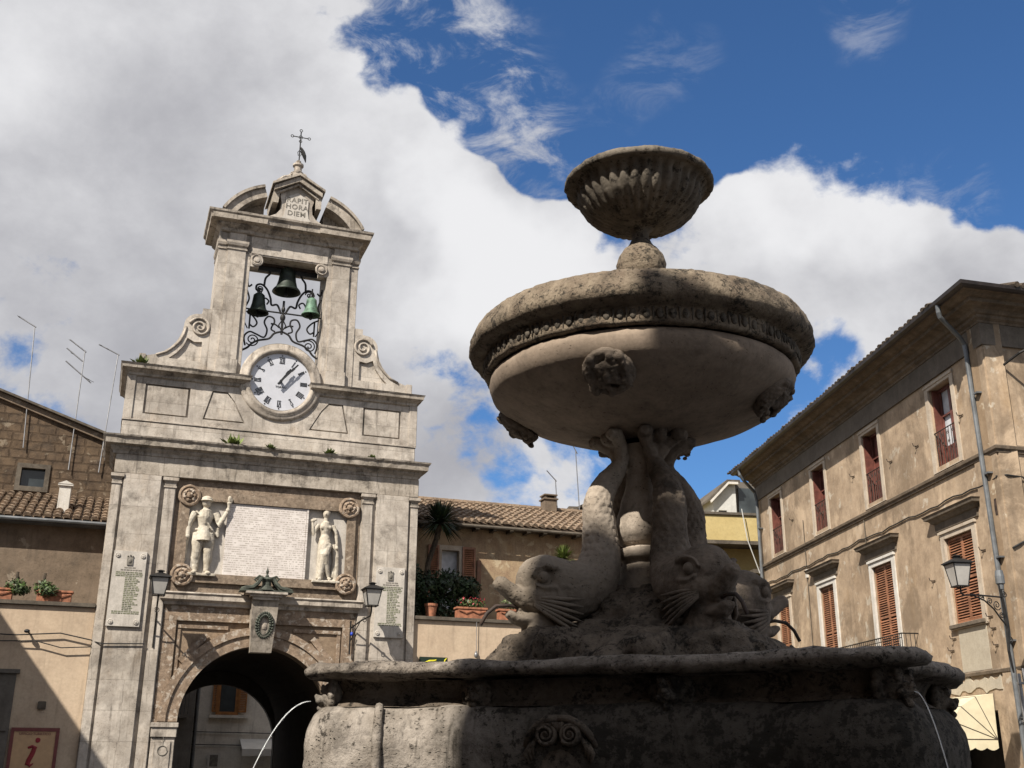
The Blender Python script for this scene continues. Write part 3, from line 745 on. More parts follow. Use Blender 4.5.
# belfry
Y0, Y1 = .12, 1.15
for s in (-1, 1):
    a, b_ = sorted((s * .955, s * 1.74))
    MB().box(a, b_, Y0, Y1, 10.13, 13.92, .008).build('belfry_pier', 'trav', P)
    a, b_ = sorted((s * 1.08, s * 1.52))
    mb = MB().box(a, b_, Y0 - .05, Y0 + .05, 10.55, 13.55, .008).box(a - .03, b_ + .03, Y0 - .08, Y0 + .05, 10.13, 10.55, .01)
    mb.mould([(0, 13.40), (.025, 13.41), (.025, 13.44), (0, 13.45), (.0, 13.5), (.03, 13.52), (.05, 13.58), (.05, 13.64), (0, 13.65)], a, b_, .2, Y0 - .05)
    mb.box(a + .02, b_ - .02, Y0 - .04, Y0 + .05, 13.65, 13.93); mb.build('belfry_pilaster', 'trav', P)
    MB().mould([(0, 13.40), (.025, 13.41), (.025, 13.44), (0, 13.45), (.0, 13.5), (.03, 13.52), (.05, 13.58), (.05, 13.64), (0, 13.65)], *sorted((s * 1.60, s * 1.735)), 1.0, Y0 + .0).build('capital', 'trav_trim', P)
    # corner console in the opening
    mb = MB(); mb.box(*sorted((s * .96, s * .74)), Y0, Y0 + .22, 13.04, 13.36, .01)
    c = MB(); c.lathe([(0, .0), (.15, .0), (.16, .03), (.14, .06), (.10, .05), (.09, .04), (.06, .09), (.0, .10)], 20)
    c.xf(Matrix.Translation((s * .80, Y0 + .01, 13.22)) @ Matrix.Rotation(R(90), 4, 'X')); 
    me = bpy.data.meshes.new('x'); c.bm.to_mesh(me); mb.bm.from_mesh(me)
    mb.tube(spiral(s * .80, 13.22, .03, .14, 0, 1.75 * s, 30, Y0 - .05), .014, 5)
    mb.build('console', 'trav', P)
    # wing with volute
    pts = [(1.745, 10.14), (3.26, 10.14), (3.26, 10.42), (3.08, 10.435), (2.90, 10.49), (2.74, 10.58), (2.60, 10.70), (2.49, 10.84), (2.42, 10.98), (2.38, 11.10), (2.35, 11.22)] + \
          arc(2.03, 11.30, .32, 0, 92, 10) + [(1.95, 11.64), (1.95, 11.78), (1.745, 11.78)]
    hol = [(1.90, 10.42), (2.62, 10.42), (2.45, 10.58), (2.32, 10.76), (2.24, 10.98), (2.08, 10.90), (1.90, 10.92)]
    mb = MB().plate([(s * x, z) for x, z in pts], [[(s * x, z) for x, z in hol]], .14, .95)
    mb.plate([(s * x, z) for x, z in [(1.87, 10.38), (2.66, 10.38), (2.5, 10.57), (2.36, 10.76), (2.28, 11.0), (1.87, 11.0)]], [], .20, .9)
    mb.box(*sorted((s * 3.12, s * 3.27)), .12, .95, 10.14, 10.46, .01)
    w = mb.build('scroll_wing', 'trav', P)
    mb = MB(); mb.tube(spiral(s * 1.98, 11.28, .02, .25, PI / 2 if s > 0 else PI / 2, -2.2 * s, 50, .125), [(.022 + .018 * i / 50, .022 + .018 * i / 50) for i in range(51)], 6)
    edge = [(2.30, 11.30), (2.33, 11.10), (2.40, 10.92), (2.52, 10.76), (2.68, 10.61), (2.90, 10.51)]
    mb.tube([(s * x, .13, z - .04) for x, z in edge], .03, 6)
    mb.build('volute', 'trav_trim', w, smooth=True)
# entablature
MB().box(-1.745, 1.745, Y0, Y1, 13.36, 13.93).box(-.95, .95, Y0 - .02, Y0 + .1, 13.39, 13.62, .006).build('architrave', 'trav', P)
prof = [(0, 13.86), (.03, 13.88), (.04, 13.95), (.13, 14.02), (.14, 14.06), (.30, 14.08), (.31, 14.20), (.36, 14.25), (.37, 14.30)]
mb = MB(); mb.mould(prof, -1.70, 1.66, 1.4, .10)
for xa, xb in ((-1.62, -1.0), (1.0, 1.62)): mb.mould([(p + .04, z) for p, z in prof[:-2]], xa, xb, .5, .10)
mb.chip(.010, 6, .12); mb.build('belfry_cornice', 'trav_grey', P)
# segmental pediment halves
PX, PZ, PR, PA0, PA1 = -.321, 13.568, 1.593, 151.4, 107.0
for s in (-1, 1):
    ccx, cc_, rr_ = PX * -s, PZ, PR
    a0, a1 = (PA0, PA1) if s < 0 else (180 - PA0, 180 - PA1 - 2)
    arc0 = arc
    arc_ = lambda _x, *q: arc0(ccx, *q)
    outer_ = arc_(0, cc_, rr_, a0, a1, 14); inner_ = arc_(0, cc_, rr_ - .27, a1, a0, 14)
    inner_ = [(x, max(z, 14.28)) for x, z in inner_]
    mb = MB().plate(outer_ + inner_, [], -.22, 1.2)
    mb.plate(arc_(0, cc_, rr_ + .05, a0, a1, 14) + arc_(0, cc_, rr_ - .02, a1, a0, 14), [], -.29, 1.25)
    # tympanum set back
    mb.plate([(s * 1.60, 14.28)] + [(x, max(z, 14.29)) for x, z in arc_(0, cc_, rr_ - .2, a0, a1, 10)] + [(arc_(0, cc_, rr_ - .2, a1, a1, 1)[0][0], 14.28)], [], .22, 1.1)
    mb.build('pediment_half', 'trav_grey', P)
# inscription aedicule
pts = [(-.66, 14.30), (-.60, 14.38), (-.46, 14.46), (-.36, 14.60), (-.34, 14.80), (-.38, 14.95), (-.38, 15.10), (.04 - .0, 15.36), (.46, 15.10), (.46, 14.95), (.42, 14.80), (.44, 14.60), (.54, 14.46), (.68, 14.38), (.74, 14.30)]
ae = MB().plate(pts, [], -.12, 1.0).build('inscription_block', 'trav', P)
MB().plate([(-.36, 14.33), (-.27, 14.45), (-.24, 14.62), (-.24, 14.96), (.04, 15.12), (.32, 14.96), (.32, 14.62), (.35, 14.45), (.44, 14.33)], [], -.15, -.10).build('inscription_panel', 'marble', ae)
mb = MB()
for i, w in enumerate(('RAPIT', 'HORA', 'DIEM')):
    mb.text(w, .19, Matrix.Translation((.04, -.153, 14.90 - i * .185)) @ Matrix.Rotation(R(90), 4, 'X'), .004, spacing=1.1, bold=.0015)
mb.build('inscription', 'ink', ae)
roof = [(-.56, 15.04), (-.56, 15.16), (.04, 15.52), (.64, 15.16), (.64, 15.04), (.04, 15.38)]
mb = MB().plate(roof, [], -.30, 1.1)
mb.plate([(-.48, 14.98), (-.48, 15.03), (.04, 15.36), (.56, 15.03), (.56, 14.98), (.04, 15.30)], [], -.22, 1.05)
mb.plate([(-.62, 15.17), (-.62, 15.23), (.04, 15.60), (.70, 15.23), (.70, 15.17), (.04, 15.53)], [], -.36, 1.15)
for s in (-1, 1):
    mb.plate([(s * .56, 14.74), (s * .56, 15.14), (s * .40, 15.14), (s * .44, 14.74)] if s < 0 else [(.64, 14.74), (.64, 15.14), (.48, 15.14), (.52, 14.74)], [], -.20, 1.0)
mb.build('aedicule_pediment', 'trav_grey', ae)
mb = MB()
for s in (-1, 1):
    mb.tube([(.04 + s * .12, .2, 15.72), (.04 + s * .22, .2, 15.64), (.04 + s * .34, .2, 15.60), (.04 + s * .44, .2, 15.50), (.04 + s * .50, .2, 15.47)], [.03, .05, .045, .05, .03], 8)
    mb.tube(spiral(.04 + s * .16, 15.68, .01, .07, 0, 1.3, 16, .15), .022, 6)
mb.box(-.08, .16, .1, .34, 15.5, 15.74, .01)
mb.lathe([(.13, 15.74), (.15, 15.78), (.10, 15.84), (.10, 15.94), (.14, 15.98), (.14, 16.03), (.06, 16.06), (.07, 16.12), (.03, 16.16), (.0, 16.17)], 16, (.04, .22))
mb.xf(Matrix.Translation((0, 0, .10))); mb.build('pedestal', 'trav_trim', P)
# iron cross
mb = MB(); cx, yy = .05, .22
mb.tube([(cx, yy, 16.12), (cx, yy, 17.0)], .016, 6); mb.tube([(cx - .20, yy, 16.83), (cx + .20, yy, 16.83)], .014, 6)
for dx, dz in ((0, .20), (.22, 0), (-.22, 0), (0, -.12)):
    mb.tube(spiral(cx + dx, 16.83 + dz, .035, .035, 0, 1, 12, yy), .010, 5)
mb.tube(spiral(cx, 16.83, .05, .05, 0, 1, 14, yy), .008, 5)
for s in (-1, 1): mb.tube([(cx, yy, 16.45), (cx + s * .05, yy, 16.38), (cx + s * .03, yy, 16.28)], .01, 5)
mb.tube([(cx, yy, 16.56), (cx + .04, yy, 16.50), (cx + .09, yy, 16.42), (cx + .13, yy, 16.30), (cx + .17, yy, 16.12)], [.01, .035, .045, .05, .012], 6)
mb.tube([(cx + .04, yy, 16.42), (cx + .10, yy, 16.30), (cx + .13, yy, 16.22)], [.03, .03, .02], 6)
mb.xf(Matrix.Translation((0, 0, .12))); mb.build('iron_cross', 'iron', P)
# wrought-iron grille in the opening
mb = MB(); gy = .62
def tp(pts, r=.017):
    # smooth through points
    out = []
    pts = [Vector((p[0], gy, p[1])) for p in pts]
    for i in range(len(pts) - 1):
        p0, p1, p2, p3 = pts[max(i - 1, 0)], pts[i], pts[i + 1], pts[min(i + 2, len(pts) - 1)]
        for k in range(6):
            t_ = k / 6
            out.append(.5 * ((2 * p1) + (p2 - p0) * t_ + (2 * p0 - 5 * p1 + 4 * p2 - p3) * t_ ** 2 + (3 * p1 - p0 - 3 * p2 + p3) * t_ ** 3))
    out.append(pts[-1]); mb.tube(out, r * 1.35, 6)
for s in (-1, 1):
    tp([(s * .02, 11.62), (s * .18, 11.55), (s * .30, 11.40), (s * .55, 11.32), (s * .70, 11.22), (s * .80, 11.10), (s * .92, 11.02)], .02)
    mb.tube(spiral(s * .70, 11.32, .02, .17, PI, 1.9 * s, 36, gy), .017, 6)
    tp([(s * .86, 11.15), (s * .90, 11.38), (s * .78, 11.52), (s * .62, 11.48), (s * .42, 11.42), (s * .36, 11.62), (s * .44, 11.82), (s * .36, 11.98), (s * .22, 11.95), (s * .20, 11.82), (s * .28, 11.80)], .017)
    tp([(s * .05, 12.10), (s * .16, 12.32), (s * .30, 12.30), (s * .34, 12.48), (s * .44, 12.70), (s * .58, 12.82), (s * .70, 12.78), (s * .70, 12.66), (s * .60, 12.66)], .02)
    tp([(s * .52, 12.78), (s * .50, 13.0), (s * .40, 13.15), (s * .42, 13.3)], .02)
    tp([(s * .82, 12.78), (s * .90, 12.72), (s * .94, 12.9)], .017)
    tp([(s * .06, 11.72), (s * .20, 11.80), (s * .26, 11.66), (s * .16, 11.60)], .016)
    tp([(s * .90, 12.05), (s * .74, 11.95), (s * .62, 11.78), (s * .70, 11.66), (s * .80, 11.72)], .016)
    tp([(s * .50, 12.12), (s * .56, 12.32), (s * .48, 12.46), (s * .38, 12.40), (s * .42, 12.30)], .016)
    mb.tube(spiral(s * .62, 12.70, .02, .10, 0, 1.5 * s, 24, gy), .016, 6)
    tp([(s * .92, 12.2), (s * .86, 12.4), (s * .93, 12.62)], .016)
    mb.tube([(s * .80, gy, 12.0), (s * .80, gy, 11.6)], .022, 6); mb.tube([(s * .84, gy, 11.6), (s * .92, gy, 11.75)], .015, 6)
mb.tube([(-.95, gy, 12.12), (.95, gy, 12.12)], .022, 6)
mb.tube([(0, gy, 11.55), (0, gy, 12.45)], .03, 6)
for a, b_ in (((0, 11.95), (.09, 11.78)), ((.09, 11.78), (0, 11.62)), ((0, 11.62), (-.09, 11.78)), ((-.09, 11.78), (0, 11.95))):
    mb.tube([(a[0], gy - .02, a[1]), (b_[0], gy - .02, b_[1])], .016, 6)
mb.ball((0, gy, 12.0), (.07, .05, .10), 10, 8); mb.ball((0, gy, 12.22), (.05, .05, .08), 10, 8)
mb.box(-.93, .93, gy - .06, gy + .06, 13.18, 13.30); 
mb.build('iron_grille', 'iron', P)
# bells
def bell(x, z, h, r, mat, label, rz):
    t_ = thing('bell', label, 'bell', T.w(x, .62 if h > .5 else .42, z), T.rot, 'bells hanging in the belfry opening')
    MB().lathe([(.0, h), (r * .35, h * .99), (r * .52, h * .90), (r * .56, h * .70), (r * .62, h * .45), (r * .74, h * .20), (r * .95, h * .06), (r, 0), (r * .93, -.01), (r * .80, .06), (r * .5, h * .5), (0, h * .9)], 28).build('bell_body', mat, t_, smooth=True)
    m1 = MB(); m1.tube([(0, 0, h * .8), (0, 0, -.10)], [.012, .03], 6); m1.ball((0, 0, -.08), .045, 8, 6); m1.build('clapper', 'iron', t_)
    m1 = MB()
    for dx in (-.06, 0, .06): m1.tube([(dx * .4, 0, h), (dx, 0, h + .08), (dx * .4, 0, h + .16)], .018, 6)
    m1.tube([(0, 0, h + .1), (0, 0, h + (.16 if h > .5 else .26))], .02, 6); m1.build('bell_crown', 'iron', t_)
bell(0.04, 12.70, .66, .36, 'bronze', 'large dark bronze bell in the middle of the belfry opening', 0)
bell(-.62, 12.04, .52, .27, 'bronze', 'small dark bronze bell hanging at the left side of the belfry', 0)
bell(.66, 12.08, .46, .24, 'verdigris', 'small bright green verdigris bell hanging at the right side of the belfry', 0)
mb = MB().box(-.95, .95, .5, .74, 13.30, 13.355); mb.build('bell_beam', 'iron_rust', P)

# ------------------------------------------------------------------ things on the tower front
for s, lab in ((-1, 'narrow marble plaque with faded green name list on the left pilaster'), (1, 'narrow marble plaque with name list on the right pilaster, beside the lantern')):
    xc = -2.94 if s < 0 else 2.87
    t_ = thing('memorial_plaque', lab, 'plaque', T.w(xc, -.02, 4.2), T.rot, 'marble name plaques on the tower pilasters')
    MB().box(-.345, .345, -.055, -.004, 0, 1.62, .006).build('slab', 'marble', t_)
    mb = MB(); rg = random.Random(3 + s)
    for i in range(24):
        z = 1.14 - i * .038
        full = i < 3 or i > 21
        x0, x1 = (-.26, .27) if full else (-.06, .12 + .12 * rg.random())
        x = x0
        while x < x1:
            w = .03 + .06 * rg.random(); mb.box(x, min(x + w, x1 + .03), -.058, -.0552, z, z + .024); x += w + .012
    mb.build('name_list', 'ink_green', t_)
    mb = MB()
    for i, (a, b_) in enumerate(((-.10, .14), (-.17, .2))):
        x = a
        while x < b_: w = .03 + .05 * rg.random(); mb.box(x, x + w, -.058, -.0552, 1.24 - i * .05, 1.268 - i * .05); x += w + .012
    mb.build('heading', 'ink', t_)
    mb = MB().box(-.06, .06, -.075, -.0555, 1.31, 1.48); 
    for q in (-.05, 0, .05): mb.ball((q, -.065, 1.50 + .02 * (q == 0)), .022, 6, 5)
    mb.ball((0, -.078, 1.40), (.04, .012, .05), 8, 6); mb.build('coat_of_arms', 'ink', t_)
    for dx in (-.26, .26):
        for z in (.10, 1.52):
            l = MB(); l.lathe([(.0, .03), (.02, .028), (.028, .012), (.045, .02), (.055, 0)], 12); l.xf(Matrix.Translation((dx, -.056, z)) @ Matrix.Rotation(R(90), 4, 'X')); l.build('rosette_bolt', 'marble', t_)
def lantern(name, label, loc, rotz, anchor, w=.38, h=.50, style='up', group=None):
    """four-sided tapered street lantern; origin at the foot of the glass"""
    t_ = thing(name, label, 'street lamp', loc, rotz, group)
    b0, b1 = w * .30, w * .48
    mb = MB(); bm_ = mb.bm
    lo = [bm_.verts.new((x * b0, y * b0, .03)) for x, y in ((-1, -1), (1, -1), (1, 1), (-1, 1))]
    hi = [bm_.verts.new((x * b1, y * b1, h * .74)) for x, y in ((-1, -1), (1, -1), (1, 1), (-1, 1))]
    for i in range(4): bm_.faces.new([lo[i], lo[(i + 1) % 4], hi[(i + 1) % 4], hi[i]])
    bm_.faces.new(lo[::-1]); bm_.faces.new(hi); mb.build('lamp_glass', 'lamp_glass', t_)
    mb = MB()
    for x, y in ((-1, -1), (1, -1), (1, 1), (-1, 1)): mb.tube([(x * b0, y * b0, .02), (x * b1, y * b1, h * .75)], .012, 6)
    for r_, z in ((b0 + .01, .015), (b1 + .012, h * .74)):
        for i, (x, y) in enumerate(((-1, -1), (1, -1), (1, 1), (-1, 1))):
            x2, y2 = ((1, -1), (1, 1), (-1, 1), (-1, -1))[i]; mb.tube([(x * r_, y * r_, z), (x2 * r_, y2 * r_, z)], .013, 6)
    mb.build('lamp_frame', 'iron', t_)
    mb = MB(); bm_ = mb.bm; q = w * .60; z0 = h * .755
    for (r0, za, r1, zb) in ((q, z0, q * .98, z0 + .02), (q * .98, z0 + .021, .07, z0 + .10), (.05, z0 + .09, .05, z0 + .14), (.08, z0 + .141, .02, z0 + .17)):
        lo = [bm_.verts.new((x * r0, y * r0, za)) for x, y in ((-1, -1), (1, -1), (1, 1), (-1, 1))]
        hi = [bm_.verts.new((x * r1, y * r1, zb)) for x, y in ((-1, -1), (1, -1), (1, 1), (-1, 1))]
        for i in range(4): bm_.faces.new([lo[i], lo[(i + 1) % 4], hi[(i + 1) % 4], hi[i]])
        bm_.faces.new(lo[::-1]); bm_.faces.new(hi)
    mb.build('lamp_roof', 'iron', t_)
    return t_
for s, lab, lx in ((-1, 'black framed wall lantern in front of the left pilaster of the clock tower', -2.30), (1, 'black framed wall lantern in front of the right pilaster of the clock tower', 2.30)):
    t_ = lantern('wall_lantern', lab, T.w(lx, -.75, 4.80), T.rot, None, group='wall lanterns on the clock tower')
    ax = (-2.27 - lx) if s < 0 else (2.0 - lx); 
    mb = MB(); mb.tube([(0, 0, .02), (0, 0, -.10), (0, .08, -.20), (ax * .4, .35, -.26), (ax, .75, -.42)], .018, 6)
    mb.tube([(ax, .75, -.25), (ax, .74, -1.0)], .02, 6); mb.tube([(ax * .5, .45, -.30), (ax * .8, .58, -.52), (ax, .72, -.72)], .012, 6)
    mb.tube(spiral(ax * .3, -.27, .02, .06, 0, 1.4, 14, .28), .009, 5)
    mb.build('bracket', 'iron', t_)
    if s > 0: MB().ball((ax + .02, .68, -.55), (.035, .035, .045), 8, 6).build('cable_clip', 'blue', t_)
# weeds on the ledges
def weed(x, y, z, r, label, mat='leaf_y', fr=T, n_=70, nm='weed', hgt=1.0):
    rg = random.Random(int(x * 131 + z * 17)); t_ = MB(); r *= 1.3
    for i in range(n_):
        a = rg.random() * 2 * PI; e = rg.random() * 1.3; l_ = r * (.4 + .7 * rg.random())
        d = Vector((math.cos(a) * math.cos(e), math.sin(a) * math.cos(e) * .7 - .2, math.sin(e) * hgt + .1)) * l_
        b0 = Vector((rg.uniform(-.4, .4) * r, rg.uniform(-.2, .2) * r, 0)); sd_ = Vector((-math.sin(a), math.cos(a), .3)) * (.012 + r * .05)
        t_.poly([b0 - sd_, b0 + d * .6 - sd_ * 1.3, b0 + d, b0 + d * .5 + sd_ * 1.3])
    o = t_.build(nm, mat, recalc=False); o.location = fr.w(x, y, z); o.rotation_euler = (0, 0, fr.rot)
    return tag(o, label, 'weed', 'weeds on the tower ledges')
weed(-.98, -.16, 8.38, .22, 'largest green weed tuft, on the main cornice left of the clock')
weed(-.14, -.2, 8.34, .13, 'small weed tuft on the main cornice below the clock')
weed(1.25, -.2, 8.36, .13, 'small weed tuft on the main cornice right of the clock')
weed(2.28, -.2, 8.36, .09, 'tiny weed on the main cornice near the right end')
weed(-3.2, .0, 10.14, .17, 'green weed at the left end of the attic ledge')

# ================================================================== TERRACES AND HOUSES BESIDE THE TOWER
def tile_roof(mb, x0, x1, ya, za, yb, zb, pitch=.21, row=.36, seed=1):
    """barrel tiles in courses from the eave (ya,za) up to (yb,zb)"""
    rg = random.Random(seed); L = math.hypot(yb - ya, zb - za); ny, nz_ = (yb - ya) / L, (zb - za) / L
    up = Vector((0, -nz_, ny)); al = Vector((0, ny, nz_)); rows = int(L / row); cols = int((x1 - x0) / pitch)
    mb.prism([(x0, ya, za), (x1, ya, za), (x1, yb, zb), (x0, yb, zb)], up * -.06)
    for i in range(cols):
        for j in range(rows + 1):
            c = Vector((x0 + (i + .5) * pitch + rg.uniform(-.012, .012), ya, za)) + al * (j * row - .04 + rg.uniform(-.02, .02)) + up * (.01 + rg.uniform(0, .018))
            tw = rg.uniform(-.03, .03); rA, rB = pitch * .44, pitch * .36
            vs = []
            for (tt, rr, lift) in ((0, rA, .035), (row * 1.12, rB, .0)):
                vs.append([mb.bm.verts.new(c + al * tt + Vector((math.cos(R(180 - 36 * k)) * rr + tw * tt, 0, 0)) + up * (math.sin(R(36 * k)) * rr * .9 + lift)) for k in range(6)])
            for k in range(5): mb.bm.faces.new([vs[0][k], vs[0][k + 1], vs[1][k + 1], vs[1][k]])
            mb.bm.faces.new(vs[0])
# left terrace wall
lt = thing('terrace_wall', 'peach ochre plastered terrace wall left of the clock tower', 'wall', T.w(-6.3, .1, 0), T.rot)
dx = 6.3
MB().plate([(-2.7, 0), (-.05, 0), (-.05, 0.001), (2.78, 0.001), (2.78, 4.58), (-2.7, 4.58)], [[(-1.0, .02), (.42 - .0, .02), (.95 - .0, .02), (.95, 2.30)] + arc(.28, 2.30, .67, 0, 180, 12) + [(-.39, .02)]] if False else [], 0, 3.3).build('wall', 'terrace', lt)
MB().box(-2.7, 2.78, -.07, 3.3, 4.582, 4.67, .01).build('coping', 'coping', lt)
# arched doorway at the far left
dw = MB().plate([(-.9, 0), (1.42, 0), (1.42, 3.18), (-.9, 3.18)], [[(-.38, .01), (.94, .01), (.94, 2.18)] + arc(.28, 2.18, .66, 0, 180, 14)[1:] ], -.09, -.003)
dw.box(-.95, 1.48, -.16, -.003, 3.181, 3.26); dw.box(.96, 1.38, -.13, -.003, 2.05, 2.16)
dw = dw.build('door_surround', 'grey_wall', lt)
MB().plate([(-.38, .01), (.94, .01), (.94, 2.18)] + arc(.28, 2.18, .66, 0, 180, 14)[1:], [], -.03, -.002).build('door', 'dark', lt)
# right terrace wall
rt_ = thing('terrace_wall', 'ochre plastered terrace wall between the clock tower and the fountain, topped by flower pots', 'wall', T.w(6.9, .1, 0), T.rot)
MB().box(-3.44, 4.2, 0, 3.3, 0, 4.66).build('wall', 'terrace', rt_)
MB().box(-3.44, 4.2, -.07, 3.3, 4.662, 4.75, .01).build('coping', 'coping', rt_)
# pull bell on a wire
mb = MB(); mb.tube([(0, 0, .0), (0, 0, .75)], .008, 5); mb.ball((0, -.03, -.03), (.05, .05, .07), 10, 8); mb.tube([(0, 0, .03), (0, 0, .06)], .03, 8)
o = mb.build('wall_bell', 'steel'); o.location = T.w(5.05, .04, 3.92); tag(o, 'small round bell hanging from a wire on the ochre terrace wall', 'wall bell')
# shop sign
t_ = thing('shop_sign', 'small dark green sign with yellow script on the terrace wall behind the basin lip', 'sign', T.w(4.0, .06, 3.45), T.rot)
MB().box(-.34, .34, -.06, -.0, 0, .36, .01).build('panel', 'sign_green', t_)
mb = MB()
yy = -.066
def sp2(pts, r): mb.tube([(p[0], yy, p[1]) for p in pts], r, 6)
sp2([(-.29, .14), (-.22, .22), (-.10, .27), (.02, .28), (.06, .30)], [.012, .02, .022, .018, .01]); sp2([(-.20, .22), (-.22, .12), (-.26, .08)], [.02, .018, .01]); sp2([(-.14, .17), (-.08, .20), (-.05, .14), (0, .17), (.02, .22)], .014)
for x in (.02, .11, .20): mb.tube(spiral(x + .03, .20, .02, .05, 1, 1.1, 12, yy), .013, 6)
sp2([(.24, .16), (.27, .30), (.31, .34)], [.014, .014, .01]); sp2([(-.1, .10), (.1, .11), (.28, .17)], [.008, .014, .008])
mb.build('script_lettering', 'sign_yellow', t_)
# information sign
t_ = thing('information_sign', 'peach panel with a large crimson letter i in a maroon frame, beside the doorway', 'sign', T.w(-4.37, .07, 1.12), T.rot)
MB().box(-.43, .43, -.03, 0, 0, 1.0).build('panel', 'sign_bg', t_)
mb = MB().box(-.46, -.395, -.045, 0.001, 0, 1.0).box(.395, .46, -.045, .001, 0, 1.0).box(-.46, .46, -.046, .001, .93, 1.0).box(-.395, .395, -.046, .001, -.02, .03).build('frame', 'sign_frame', t_)
MB().box(-.39, .39, -.034, -.031, .80 - .70, .22).build('blue_strip', 'sign_blue', t_)
mb = MB(); mb.text('UFFICIO TURISTICO', .068, Matrix.Translation((0, -.034, .88)) @ Matrix.Rotation(R(90), 4, 'X'), .003, spacing=.98); mb.build('heading', 'sign_frame', t_)
mb = MB(); mb.ball((.07, -.035, .76), (.05, .008, .05), 14, 8)
mb.tube([(-.10, -.036, .61), (-.02, -.036, .64), (.03, -.036, .62), (.0, -.036, .50), (-.05, -.036, .38), (-.07, -.036, .29), (-.03, -.036, .26), (.04, -.036, .31)], [(.02, .006), (.03, .03), (.045, .04), (.045, .04), (.045, .04), (.045, .04), (.03, .03), (.01, .01)], 8)
mb.xf(Matrix.Diagonal((1, .35, 1, 1)) @ Matrix.Identity(4)); mb.xf(Matrix.Translation((0, -.026, 0))); mb.build('letter_i', 'sign_red', t_)
o = MB().box(-.08, .08, -.05, 0, 0, .16, .01).build('junction_box', 'coping'); o.location = T.w(-4.32, .07, 2.48); o.rotation_euler = (0, 0, T.rot); tag(o, 'small square metal box on the ochre wall above the information sign', 'junction box')
# cable with wall lamp
mb = MB(); mb.tube([T.w(-8, .02, 4.08), T.w(-6.5, .02, 3.98), T.w(-5, .02, 3.95), T.w(-4.15, .02, 4.02), T.w(-3.52, .02, 3.90), T.w(-3.50, .03, 3.88), T.w(-3.3, -.06, 3.83), T.w(-2.45, -.06, 3.86)], .014, 5)
mb.tube([T.w(-8, .02, 3.9), T.w(-6.3, .02, 3.86), T.w(-5.3, .02, 3.82), T.w(-4.6, .0, 3.84), T.w(-4.1, .0, 3.72), T.w(-3.5, .0, 3.76)], .012, 5)
tag(mb.build('cable', 'asphalt'), 'sagging black cables across the ochre wall and the left tower pilaster', 'cable')
mb = MB(); mb.tube([(0, 0, 0), (0, -.12, .02)], .02, 6); mb.ball((0, -.14, .03), (.06, .06, .04), 10, 8); o = mb.build('wall_spotlight', 'black'); o.location = T.w(-4.75, .08, 4.0); tag(o, 'little black spotlight on the left ochre wall among the cables', 'spotlight')

# left house: plaster front, lean-to roof, gable wall of brick
lh = thing('stone_house', 'old brown house with tuff brick gable left behind the terrace', 'house', T.w(-6.3, 3.5, 0), T.rot)
MB().plate([(-2.7, 0), (2.9, 0), (2.9, 7.0), (-2.7, 7.0)], [[(-.1 - .35, 5.15), (.42, 5.15), (.42, 5.62), (-.45, 5.62)]], 0, .4).build('wall', 'lplaster', lh)
w = MB().plate([(-.5, 5.10), (.47, 5.10), (.47, 5.67), (-.5, 5.67)], [[(-.4, 5.18), (-.02, 5.18), (-.02, 5.58), (-.4, 5.58)], [(.04, 5.18), (.38, 5.18), (.38, 5.58), (.04, 5.58)]], -.03, .1).build('window', 'white_sur', lh)
MB().box(-.42, .40, .11, .14, 5.16, 5.6).build('pane', 'glass', w)
mb = MB(); tile_roof(mb, -2.7, 2.86, -.32, 7.02, 2.5, 8.12, .22, .40, 5); mb.build('lean_to_roof', 'tile', lh)
mb = MB(); mb.tube([(-2.7, -.36, 6.97), (2.8, -.36, 6.97)], .05, 8); mb.box(-2.7, 2.86, -.30, 0, 6.90, 6.95); mb.build('gutter', 'pipe', lh)
MB().plate([(-2.7, 6.9), (3.2, 6.9), (3.2, 9.62), (-.41, 10.86), (-2.7, 11.62)], [[(.36, 8.32), (1.07, 8.32), (1.07, 8.94), (.36, 8.94)]], 2.5, 3.2).build('gable_wall', 'brickwall', lh)
mb = MB(); 
mb.prism([(-2.75, 2.40, 11.52), (3.25, 2.40, 9.50), (3.25, 2.40, 9.66), (-2.75, 2.40, 11.68)], (0, 1.1, 0)); mb.build('eaves_band', 'lplaster', lh)
mb = MB(); mb.prism([(-2.8, 2.28, 11.70), (3.3, 2.28, 9.665), (3.3, 2.28, 9.73), (-2.8, 2.28, 11.76)], (0, 6, 0)); mb.build('roof', 'coping', lh)
w = MB().plate([(.30, 8.25), (1.13, 8.25), (1.13, 9.0), (.30, 9.0)], [[(.42, 8.38), (1.01, 8.38), (1.01, 8.88), (.42, 8.88)]], 2.46, 2.6).build('window', 'coping', lh)
MB().box(.38, 1.05, 2.62, 2.65, 8.34, 8.92).build('pane', 'glass', w)
mb = MB().box(1.52, 1.80, .55, .85, 7.25, 8.05, .01).box(1.48, 1.84, .51, .89, 8.05, 8.09); mb.prism([(1.47, .5, 8.092), (1.85, .5, 8.092), (1.66, .5, 8.18)], (0, .4, 0)); mb.build('chimney', 'white_sur', lh)
def antenna(base, top, boom, label, rods=None, fr=T, grp='television aerials on the roofs', r=.016):
    """mast from base to top with a boom, and cross rods seen end-on"""
    b = Vector(fr.w(*base)); t0 = thing('aerial', label, 'aerial', tuple(b), 0, grp)
    P_ = lambda q: Vector(fr.w(*q)) - b
    mb = MB(); mb.tube([(0, 0, 0), P_(top)], r, 6); mb.build('mast', 'steel', t0)
    mb = MB()
    for (a, c) in boom: mb.tube([P_(a), P_(c)], r * 1.15, 6)
    if rods:
        for (q, ln) in rods:
            mb.tube([P_(q) + Vector((-.15, -.5, 0)) * ln, P_(q) + Vector((.15, .5, 0)) * ln], r * .45, 5)
    mb.build('boom', 'steel', t0)
    return t0
yy = 5.92
